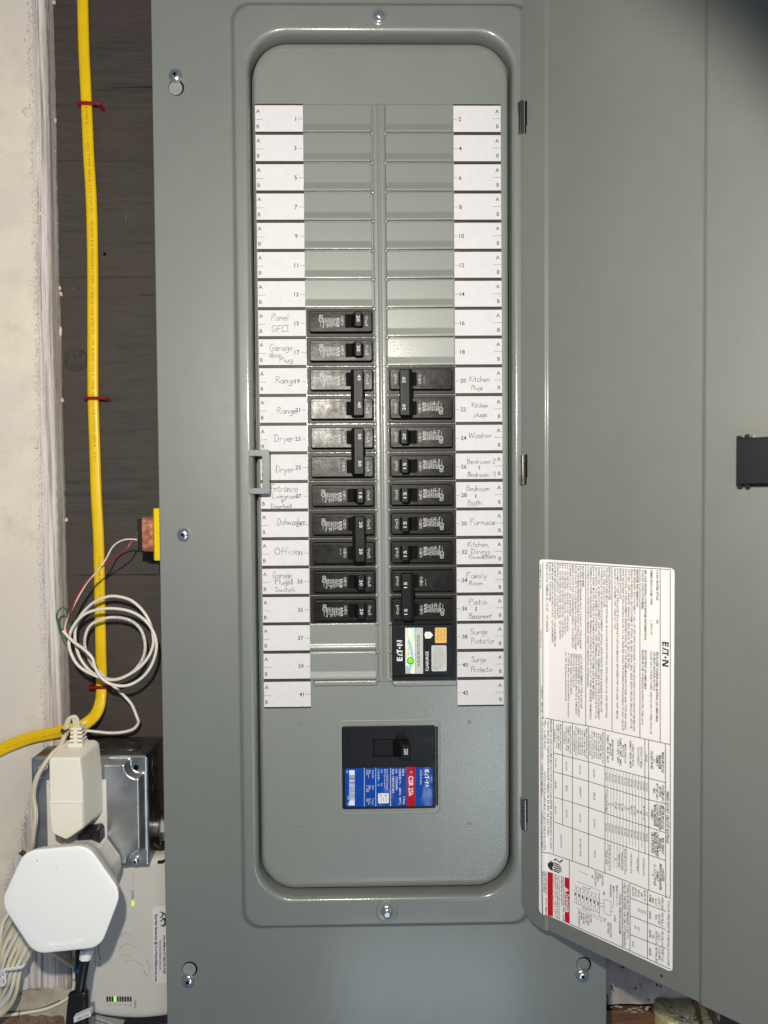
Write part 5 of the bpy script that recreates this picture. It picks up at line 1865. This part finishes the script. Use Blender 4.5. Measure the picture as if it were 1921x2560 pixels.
# its three-rib flat cord: up, over, twisted and away behind the pod
CPATH = [(690, 260, .50), (690, 200, .46), (686, 150, .42), (664, 118, .36), (630, 125, .34), (608, 170, .36), (596, 230, .40), (578, 300, .45), (545, 375, .42), (480, 440, .3), (410, 530, .1), (345, 640, .02), (310, 750, .05), (303, 850, .12), (318, 940, .15), (322, 1030, .12), (305, 1150, .1), (288, 1280, .2), (270, 1400, .6)]
for k in (-1, 0, 1):
    P = []
    for i, (x, y, d) in enumerate(CPATH):
        o_ = k * (20 if i < 4 else 13 if i < 8 else 9 if i in (8, 9, 10) else 11)
        nx, ny = (1, 0) if i < 3 else (.9, .25) if i < 7 else (.8, .5) if i < 10 else (.85, .3)
        P.append(s1(x + o_ * nx, y + o_ * ny * (.3 if i > 2 else 0) - (6 * k if i in (3, 4) else 0), d + (.05 if k else 0)))
    mb = MB()
    mb.tube(cr(P, 6), .052, CORD, 8)
    part(mb, 'cord', ad, wn=False, ang=80)
mb = MB()
r = random.Random(9)
for i in range(5):
    a = s1(578 + r.uniform(-14, 14), 244 + r.uniform(-22, 22), .30)
    mb.tube([a + Vector((r.uniform(-.1, .1), -.03, r.uniform(-.06, .06))) for _ in range(4)], .022, RUST, 5)
p = s1(580, 245, .36)
mb.tube([(p.x - .13, .42, p.z - .03), (p.x - .05, .28, p.z), (p.x + .05, .28, p.z + .01), (p.x + .13, .42, p.z + .05)], .035, RUST, 6)
part(mb, 'rusty_tie', ad, wn=False)

# black block at the lower socket, seen beside the pod
S2 = (460 / 1660, 0, 2060)


def s2(x, y, yy):
    return at(S2[1] + x * S2[0], S2[2] + y * S2[0], yy)


t = thing('black_block', s1(830, 1190, .7), 'black plug squeezed between the cream adapter and the white pod', 'plug')
mb = MB()
P = [s1(x, y, .45) for x, y in ((700, 1180), (760, 1140), (880, 1128), (902, 1160), (905, 1270), (700, 1290))]
mb.pad(rpoly([(p.x, p.z) for p in P], .04, 3), .40, .90, RUB, .05, 3)
a = s1(800, 1190, .36)
mb.pad(rrect(a.x - .2, a.x + .08, a.z - .14, a.z + .08, .03), .33, .45, RUB, .03, 2)
part(mb, 'housing', t)

# ================================================================== white hexagonal wireless pod
pod = thing('wifi_pod', s2(550, 690, .0), 'large white rounded hexagonal wireless pod with embossed lettering', 'wireless pod')
YR = -1.25
HX_ = [(222, 246), (792, 195), (1092, 622), (905, 1112), (312, 1172), (8, 712)]
hp = [s2(x, y, YR) for x, y in HX_]
hexa = rpoly([(p.x, p.z) for p in hp], .43, 9)
hc = Vector((sum(p.x for p in hp) / 6, sum(p.z for p in hp) / 6))
bc = s2(752, 440, .8)
R0 = 1.30
L = []


def circ_of(P, c, r_):
    o = []
    for x, z in P:
        d = (Vector((x, z)) - hc).normalized()
        o.append((c[0] + d.x * r_, c[1] + d.y * r_))
    return o


CC = circ_of(hexa, hc, 1.24)
mb = MB()
for k, y in [(1.0, .90), (1.0, .5)] + [(1 - (1 - math.cos(math.pi * j / 12)) / 2 * .97, .3 + (YR + .06 - .3) * j / 12) for j in range(13)]:
    P = [(a[0] * k + b[0] * (1 - k), a[1] * k + b[1] * (1 - k)) for a, b in zip(CC, hexa)]
    L.append([(x, y, z) for x, z in P])
L.append([(x, YR + .04, z) for x, z in inset(hexa, .035)])
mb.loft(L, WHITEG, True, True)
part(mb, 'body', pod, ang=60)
mb = MB()
L = [[(x, y, z) for x, z in inset(hexa, d)] for d, y in ((.04, YR + .045), (.0, YR + .035), (-.012, YR + .015), (.0, YR - .012), (.03, YR - .03), (.09, YR - .042), (.25, YR - .05), (.5, YR - .052))]
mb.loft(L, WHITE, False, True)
part(mb, 'face', pod, ang=60)
mb = MB()
a, b = s2(440, 1108, YR - .05), s2(700, 1085, YR - .05)
u = (b - a).normalized()
v = Vector((-u.z, 0, u.x))
a.y = YR - .061
mb.text('Spectrum', a, u, v, .185, WHITE, w=(b - a).length, bold=.0)
a2 = b + u * .02
a2.y = YR - .061
mb.ribbon([a2 + v * .15, a2 + u * .12 + v * .085, a2 + v * .02], .03, WHITE)
base_n = len(mb.v)
mb.v += [(x, YR - .05, z) for x, y, z in mb.v[:base_n]]
nf = list(zip(mb.f, mb.m))
ed = {}
for f in mb.f:
    for p_, q_ in zip(f, f[1:] + f[:1]):
        k = (min(p_, q_), max(p_, q_))
        ed[k] = ed.get(k, 0) + 1
for (p_, q_), c_ in ed.items():
    if c_ == 1:
        mb.f.append((p_, q_, q_ + base_n, p_ + base_n))
        mb.m.append(0)
part(mb, 'wordmark', pod, wn=False)
for x, y, m_, r_ in ((335, 335, BELLINK, .022), (510, 402, CORD, .03), (432, 634, PRINT2, .02)):
    p = s2(x, y, YR - .05)
    mb = MB()
    mb.lathe((p.x, YR - .048, p.z), (0, -1, 0), [(r_, 0), (r_ * .8, .012), (r_ * .2, .016)], m_, 10)
    part(mb, 'speck', pod, wn=False)

# ================================================================== black cord with its white collar and flat connector
pc = thing('power_cable', s2(750, 1300, -.3), 'thick black power cord with white collar and flat black connector', 'power cord')
mb = MB()
P = cr([s2(x, y, d) for x, y, d in ((790, 1060, .0), (775, 1170, -.1), (768, 1240, -.2), (752, 1330, -.3), (735, 1430, -.4), (722, 1500, -.45), (718, 1560, -.45))], 7)
mb.tube(P, .165, RUB, 16)
part(mb, 'cable', pc, wn=False, ang=80)
mb = MB()
P = [s2(x, y, -.15) for x, y in ((812, 1020), (798, 1105), (778, 1165), (770, 1212))]
mb.tube(P, .215, WHITE, 20, .2, taper=lambda k: 1.06 - .1 * k)
pa, pb = s2(745, 1150, -.40), s2(870, 1120, -.40)
u = (pb - pa).normalized()
v = Vector((-u.z, 0, u.x))
for k in range(7):
    c_ = pa + u * (.16 + k * .038)
    mb.ribbon([c_ + v * -.08, c_ + v * .11], .016, INK, (-.2, -1, 0))
mb.text('R', pa + u * .0 - v * .03, u, v, .12, INK)
ring(mb, ((pa + u * .05 + v * .03).x, (pa + u * .05 + v * .03).z), .085, .016, pa.y, INK)
part(mb, 'collar', pc, wn=False)
mb = MB()
top = [s2(x, y, -.5) for x, y in ((590, 1530), (838, 1490))]
ctr = s2(714, 1515, -.45)
dn = (s2(700, 1800, -.75) - s2(714, 1515, -.45)).normalized()
sd = dn.cross(Vector((0, -1, 0))).normalized()
nn = sd.cross(dn).normalized()
L = []
for s, hw, hd in ((-.02, .30, .15), (0, .335, .19), (.05, .345, .205), (.09, .345, .205), (.10, .33, .195), (.13, .33, .195), (.14, .35, .21), (.19, .352, .212), (.20, .337, .2), (.23, .338, .2), (.24, .355, .215), (1.6, .42, .25)):
    L.append([ctr + dn * (s * 1.1) + sd * (hw * math.copysign(abs(math.cos(a)) ** .6, math.cos(a))) + nn * (hd * math.copysign(abs(math.sin(a)) ** .6, math.sin(a))) for a in [2 * math.pi * j / 28 for j in range(28)]])
mb.loft(L, RUB, True, True)
part(mb, 'connector', pc, ang=35)
mb = MB()
yk = -1.02
q0, q1, q2, q3 = [s2(x, y, yk) for x, y in ((665, 1748), (668, 1796), (818, 1736), (814, 1690))]
mb.add([q0, q1, q2, q3], [(0, 1, 2, 3)], STICK)
u = (q0 - q3).normalized()
v = (q1 - q0).normalized()
mb.text('065U0801', q3 + u * .06 + v * .055 + Vector((0, -.004, 0)), u, v, .10, INK, w=.46)
mb.add([q0 + Vector((0, .22, 0)), q1 + Vector((0, .22, 0)), q2 + Vector((0, .22, 0)), q3 + Vector((0, .22, 0))], [(0, 1, 2, 3)], STICK)
for a_, b_ in ((q0, q1), (q1, q2), (q2, q3), (q3, q0)):
    mb.add([a_, b_, b_ + Vector((0, .22, 0)), a_ + Vector((0, .22, 0))], [(0, 1, 2, 3)], STICK)
part(mb, 'sticker', pc, wn=False, recalc=False)

# ================================================================== bundle of folded cream cord
S0 = (260 / 1660, 0, 2280)


def s0_(x, y, yy):
    return at(S0[1] + x * S0[0], S0[2] + y * S0[0], yy)


cbn = thing('cord_bundle', s0_(180, 800, 1.4), 'bundle of folded cream cord hanging at the lower left, tied in the middle', 'cord')
A_ = [(300, -200), (150, 0), (60, 150), (18, 300), (-5, 450), (-40, 620), (-90, 760)]
B_ = [(330, 100), (300, 330), (180, 560), (90, 760), (30, 950), (-20, 1120), (-60, 1300)]
C_ = [(700, 420), (520, 590), (420, 760), (330, 940), (290, 1100), (262, 1260), (195, 1440), (90, 1570), (-60, 1690)]
r = random.Random(17)


def res(P, n=9):
    Q = cr([(x, y) for x, y in P], 10)
    return [Q[int(i * (len(Q) - 1) / (n - 1))] for i in range(n)]


A9, B9, C9 = res(A_), res(B_), res(C_)
for i in range(15):
    k = i / 14
    P = []
    for a, b, c in zip(A9, B9, C9):
        q = a.lerp(b, k / .45) if k < .45 else b.lerp(c, (k - .45) / .55)
        P.append(q)
    wob = r.uniform(-.12, .12)
    mb = MB()
    base = 1.1 + .42 * abs(k - .45) + (.18 if i % 2 else 0)
    mb.tube(cr([s0_(q.x + r.uniform(-5, 5), q.y + r.uniform(-5, 5), base + wob * math.sin(j)) for j, q in enumerate(P)], 6), .082, CORD if i % 3 else WHTJ, 8, .07)
    part(mb, 'strand', cbn, wn=False, ang=80)
mb = MB()
mb.tube(cr([s0_(x, y, d) for x, y, d in ((430, 780, 1.45), (400, 840, 1.0), (330, 885, .85), (220, 905, .8), (100, 920, .75), (10, 960, .75), (-60, 990, .8))], 6), .06, TIE, 7, .035)
for pts in (((60, 950), (75, 1020), (85, 1100), (70, 1160), (20, 1180)), ((20, 960), (10, 1050), (25, 1120), (5, 1190)), ((-10, 1000), (40, 1060), (10, 1110))):
    mb.tube(cr([s0_(x, y, .78) for x, y in pts], 5), .05, TIE, 6, .03)
part(mb, 'twist_tie', cbn, wn=False)

# cream wire running to a blue wire connector
t = thing('spliced_wire', s0_(1000, 780, 2.2), 'cream wire ending in a blue wire connector behind the black cord', 'wire')
mb = MB()
mb.tube(cr([s0_(x, y, 2.2) for x, y in ((600, 520), (800, 640), (900, 690), (1060, 800), (1180, 870), (1230, 890))], 6), .08, CORD, 9)
part(mb, 'wire', t, wn=False)
mb = MB()
a, b = s0_(1205, 890, 2.15), s0_(1330, 920, 2.15)
mb.lathe(a, b - a, [(.15, 0), (.17, .05), (.16, .3), (.11, .5)], WNUT, 10)
part(mb, 'wire_connector', t)
t = thing('dangling_wire', s0_(1180, 800, 2.6), 'thin pinkish wire with a hooked end dangling behind the black cord', 'wire')
mb = MB()
mb.tube(cr([s0_(x, y, 2.45) for x, y in ((1180, 600), (1182, 780), (1180, 950), (1178, 1060), (1178, 1180), (1150, 1290))], 5), .06, WHTW, 7)
mb.tube(cr([s0_(x, y, 2.38) for x, y in ((1150, 1050), (1152, 1085), (1172, 1098), (1198, 1080))], 5), .02, BELLINK, 6)
part(mb, 'wire', t, wn=False)

# ================================================================== pet fence transmitter
SF = (220 / 1660, 220, 2340)


def sf(x, y, yy):
    return at(SF[1] + x * SF[0], SF[2] + y * SF[0], yy)


YT_ = 1.75
tx = thing('fence_transmitter', at(340, 2380, YT_), 'pale pet fence transmitter box with lit green lamps, behind the white pod', 'transmitter')
mb = MB()
P = [at(x, y, YT_) for x, y in ((190, 2155), (520, 2140), (520, 2522), (430, 2545), (345, 2553), (280, 2549), (216, 2538))]
P2 = [(p.x, p.z) for p in P]
out = rpoly(P2, [.6, .6, .6, .7, .7, .5, .6], 4)
L = [[(x, y, z) for x, z in inset(out, d)] for d, y in ((-.03, YW - .02), (-.03, YT_ + .35), (.0, YT_ + .22), (.03, YT_ + .13), (.09, YT_ + .05), (.2, YT_ + .01), (.34, YT_))]
mb.loft(L, CASE, False, True)
part(mb, 'case', tx, ang=60)
YL = YT_ - .005


def ftext(mb, s, A, xc, y0, y1, hpx, m, bold=0.):
    p, q = at(A[1] + (xc - hpx / 2) * A[0], A[2] + y0 * A[0], YL), at(A[1] + (xc - hpx / 2) * A[0], A[2] + y1 * A[0], YL)
    e = at(A[1] + (xc + hpx / 2) * A[0], A[2] + y0 * A[0], YL)
    mb.text(s, p, (q - p).normalized(), RT, e.x - p.x, m, w=(q - p).length, bold=bold)


A2 = (200 / 1660, 240, 2060)
mb = MB()
ftext(mb, 'POWER', A2, 760, 1385, 1565, 50, INK)
ftext(mb, '-Fence™', SF, 210, 105, 455, 58, INK)
ftext(mb, '/', SF, 218, 490, 530, 50, INK)
ftext(mb, 'X', SF, 222, 540, 592, 62, XRED, .02)
ftext(mb, 'DIGITAL DESIGN', SF, 135, 180, 560, 32, BELLINK)
ftext(mb, 'RANGE', SF, 895, 1222, 1372, 40, INK)
for i, s in enumerate(('2', '4', '6', '8', '10')):
    ftext(mb, s, SF, 412 + i * 98, 1292, 1312 if i < 4 else 1335, 34, INK)
part(mb, 'printing', tx, wn=False)['kind'] = 'stuff'
# moulded outline of three running dogs
mb = MB()
for A, pts in ((SF, [(615, 238), (635, 190), (715, 148), (770, 165), (840, 190), (900, 200)]), (SF, [(638, 405), (655, 358), (700, 358), (760, 385), (820, 410)]),
               (SF, [(710, 552), (728, 490), (790, 470), (860, 455), (910, 500), (985, 530), (1040, 600)]), (SF, [(1025, 650), (1065, 655), (1065, 700), (1115, 750), (1135, 710)]),
               (SF, [(1150, 680), (1170, 580), (1130, 500), (1105, 450)]), (SF, [(610, 20), (640, -30), (720, -60), (830, 30)]), (A2, [(785, 990), (770, 1150), (762, 1290)])):
    Q = cr([at(A[1] + x * A[0], A[2] + y * A[0], YL) for x, y in pts], 5)
    mb.tube(Q, .011, MOULD, 5, .008)
part(mb, 'dog_outline', tx, wn=False)
mb = MB()
p = at(240 + 766 * A2[0], 2060 + 1650 * A2[0], YL)
mb.pad(rrect(p.x - .05, p.x + .05, p.z - .10, p.z + .10, .04), YL - .02, YL + .02, LED, .02, 2)
part(mb, 'power_lamp', tx)
for i in range(10):
    p = sf(366 + i * 48.8, 1195, YL)
    mb = MB()
    mb.pad(rrect(p.x - .036, p.x + .036, p.z - .098, p.z + .098, .012, 2), YL - .012, YL + .02, LED if i == 3 else LEDG if i in (2, 4) else LEDD, .008, 1)
    part(mb, 'range_bar', tx, 'lit green range bar' if i == 3 else None)
mb = MB()
p, q = at(385, 2459, YL), at(470, 2266, YL)
mb.pad(rrect(p.x, q.x, p.z, q.z, .12), YL - .004, YL + .01, STICK, 0)
part_st = part(mb, 'battery_sticker', tx, wn=False)
mb = MB()
YL -= .008
SQ = (460 / 1660, 0, 2060)
ftext(mb, 'Reorder Batteries @ DogWatchBatteries.com', SQ, 1410, 815, 1425, 22, INK, .03)
ftext(mb, 'DogwatchLitchfieldCounty.com', SQ, 1447, 1048, 1320, 14, INK, .03)
ftext(mb, 'New Milford CT 860-799-7287', SQ, 1484, 1008, 1355, 20, INK, .03)
dog = [(1440, 795), (1462, 792), (1500, 815), (1540, 830), (1540, 905), (1500, 895), (1492, 922), (1470, 930), (1455, 922), (1450, 908), (1462, 915), (1478, 912), (1484, 880), (1470, 862), (1462, 880), (1446, 885), (1448, 872), (1458, 868), (1465, 850), (1490, 848),
       (1492, 828), (1478, 815), (1468, 840), (1452, 850), (1440, 845), (1455, 838), (1466, 806), (1448, 800)]
mb.sheet([(lambda p: (p.x, p.z))(at(x * SQ[0], 2060 + y * SQ[0], YL)) for x, y in dog], YL, DOGG)
part(mb, 'printing', part_st, wn=False)['kind'] = 'stuff'
# grey trunking below it
t = thing('grey_trunking', at(260, 2556, 2.2), 'grey plastic trunking end below the fence transmitter', 'trunking')
mb = MB()
P = [sf(x, y, 2.0) for x, y in ((60, 1500), (150, 1530), (460, 1650), (620, 1760), (60, 1760))]
mb.pad([(p.x, p.z) for p in P], 2.0, 2.6, GRIPE, .02, 2)
mb.tube([sf(130, 1590, 1.98), sf(330, 1650, 1.98), sf(480, 1720, 1.98)], .012, CRACK, 5)
part(mb, 'channel', t)
# dark bracket behind connector and transmitter top
t = thing('black_bracket', s1(1450, 1330, 2.0), 'black wire bracket behind the junction box at the panel edge', 'bracket')
mb = MB()
Q = cr([s1(x, y, 2.0) for x, y in ((1500, 1270), (1440, 1290), (1380, 1262), (1350, 1300), (1338, 1420))], 5)
mb.tube(Q, .10, RUB, 8)
Q = [s1(x, y, 1.7) for x, y in ((1425, 1428), (1470, 1424), (1500, 1405))]
mb.tube(Q, .06, RUB, 6)
part(mb, 'bar', t)

# ================================================================== small things on the dark wall
t = thing('wire_staple', at(317, 543, YW), 'bright bent wire staple stuck in the dark wall', 'staple')
mb = MB()
mb.tube([at(317.5, 533, YW - .06), at(316, 540, YW - .08), at(315.5, 553, YW - .06)], .022, CHROME, 6)
part(mb, 'pin', t)
mb = MB()
p = at(262, 635, YW)
mb.lathe((p.x, YW - .004, p.z), (0, -1, 0), [(.07, 0), (.055, .006), (.01, .004)], BLACKS, 10)  # flat black disc stands in for a shaded nail hole
t = thing('nail', p, 'black nail head in the dark wall beside the yellow cable', 'nail')
part(mb, 'head', t)

# ================================================================== things seen under the door at the lower right
SB = (481 / 1660, 1440, 2380)


def sb(x, y, yy):
    return at(SB[1] + x * SB[0], SB[2] + y * SB[0], yy)


t = thing('painted_joist', sb(600, 380, 2.6), 'pale painted timber joist running sideways under the open door', 'joist')
mb = MB()
a, b = sb(200, 458, 2.2), sb(1500, 120, 2.2)
nx_, rows = 40, []
r = random.Random(4)
for i in range(nx_ + 1):
    x = a.x - 1 + (b.x + 8 - a.x + 1) * i / nx_
    rows.append([(x, 3.3, b.z + .3), (x, 2.75 + r.uniform(-.02, .02), b.z + .28), (x, 2.45 + r.uniform(-.03, .03), b.z - .15), (x, 2.22 + r.uniform(-.02, .02), (a.z + b.z) / 2 + .2), (x, 2.18, a.z + .25), (x, 2.22, a.z + r.uniform(-.02, .02)), (x, 3.3, a.z)])
mb.add([p for r_ in rows for p in r_], [(i * 7 + j, i * 7 + j + 1, (i + 1) * 7 + j + 1, (i + 1) * 7 + j) for i in range(nx_) for j in range(6)], DUST)
part(mb, 'joist', t, ang=70, wn=False)
mb = MB()
for i in range(26):
    x, y = r.choice(((300, 330), (360, 310), (410, 175), (460, 185), (340, 320), (310, 300), (540, 300), (500, 315), (705, 298), (640, 400)))
    p = sb(x + r.uniform(-35, 35), y + r.uniform(-16, 16), 2.2)
    p.y = 2.19 if y > 250 else 2.42
    mb.lathe(p, (0, -1, 0), [(r.uniform(.015, .05), 0), (.012, .03)], CRACK if r.random() < .8 else PLASTER, 6)
part(mb, 'dirt_specks', t, wn=False)['kind'] = 'stuff'
t = thing('raw_board', sb(450, 560, 2.6), 'rough brown raw wooden board at the bottom edge under the joist', 'board')
mb = MB()
a, b = sb(200, 900, 2.3), sb(700, 505, 2.3)
mb.pad(rpoly([(a.x - .5, a.z), (b.x, a.z), (b.x - .08, b.z - .2), (b.x - .35, b.z), (a.x - .5, b.z + .02)], .03, 2), 2.3, 3.3, RAWW, .02, 2)
part(mb, 'board', t)
mb = MB()
for i in range(16):
    blob(mb, 1440 + r.uniform(300, 640) * SB[0], 2380 + r.uniform(468, 520) * SB[0], 2.28, r.uniform(.03, .12), r.uniform(.015, .04), .03, DUST, 60 + i, 8)
part(mb, 'paint_crumbs', t, wn=False)['kind'] = 'stuff'
t = thing('insulation_bag', sb(900, 560, 2.2), 'crumpled golden plastic insulation bag under the open door', 'insulation bag')
mb = MB()
outl = [(712, 470), (745, 458), (830, 463), (1000, 455), (1090, 452), (1190, 500), (1290, 555), (1285, 640), (1280, 900), (740, 900), (725, 620), (706, 540)]
P = rpoly([(lambda p: (p.x, p.z))(sb(x, y, 1.8)) for x, y in outl], .12, 3)
cxx = sum(p[0] for p in P) / len(P)
czz = sum(p[1] for p in P) / len(P)
L = []
for k, y in ((1, 3.3), (1, 2.4), (.96, 2.05), (.86, 1.85), (.66, 1.76), (.4, 1.72), (.15, 1.7)):
    L.append([(cxx + (x - cxx) * k + r.uniform(-.035, .035), y + r.uniform(-.06, .06), czz + (z - czz) * k + r.uniform(-.035, .035)) for x, z in P])
mb.loft(L, INSUL, False, True)
part(mb, 'film', t, ang=70, wn=False)
t = thing('dark_sticks', sb(1100, 530, 1.6), 'dark bent strips crossing the golden insulation bag', 'strips')
for pts, rr in ((((1018, 420), (1060, 510), (1085, 640)), .075), (((1130, 470), (1165, 540), (1205, 640)), .06), (((1165, 480), (1200, 550), (1235, 640)), .045)):
    mb = MB()
    mb.tube(cr([sb(x, y, 1.45) for x, y in pts], 4), rr, RAWW, 6)
    part(mb, 'strip', t)
t = thing('dark_hose', sb(285, 520, 2.2), 'dark hose ends beside the panel edge under the joist', 'hose')
mb = MB()
a = sb(285, 530, 2.1)
mb.lathe((a.x - .35, 2.3, a.z - .4), (0, 0, 1), [(.26, -.6), (.26, .3), (.30, .32), (.30, .5), (.2, .55)], RUB, 16)
a = sb(270, 400, 2.1)
mb.lathe((a.x - .12, 2.1, a.z), (.4, -.2, .2), [(.2, -.4), (.2, .12), (.13, .14)], RUB, 14)
part(mb, 'end', t)

bpy.data.objects.remove(_to)
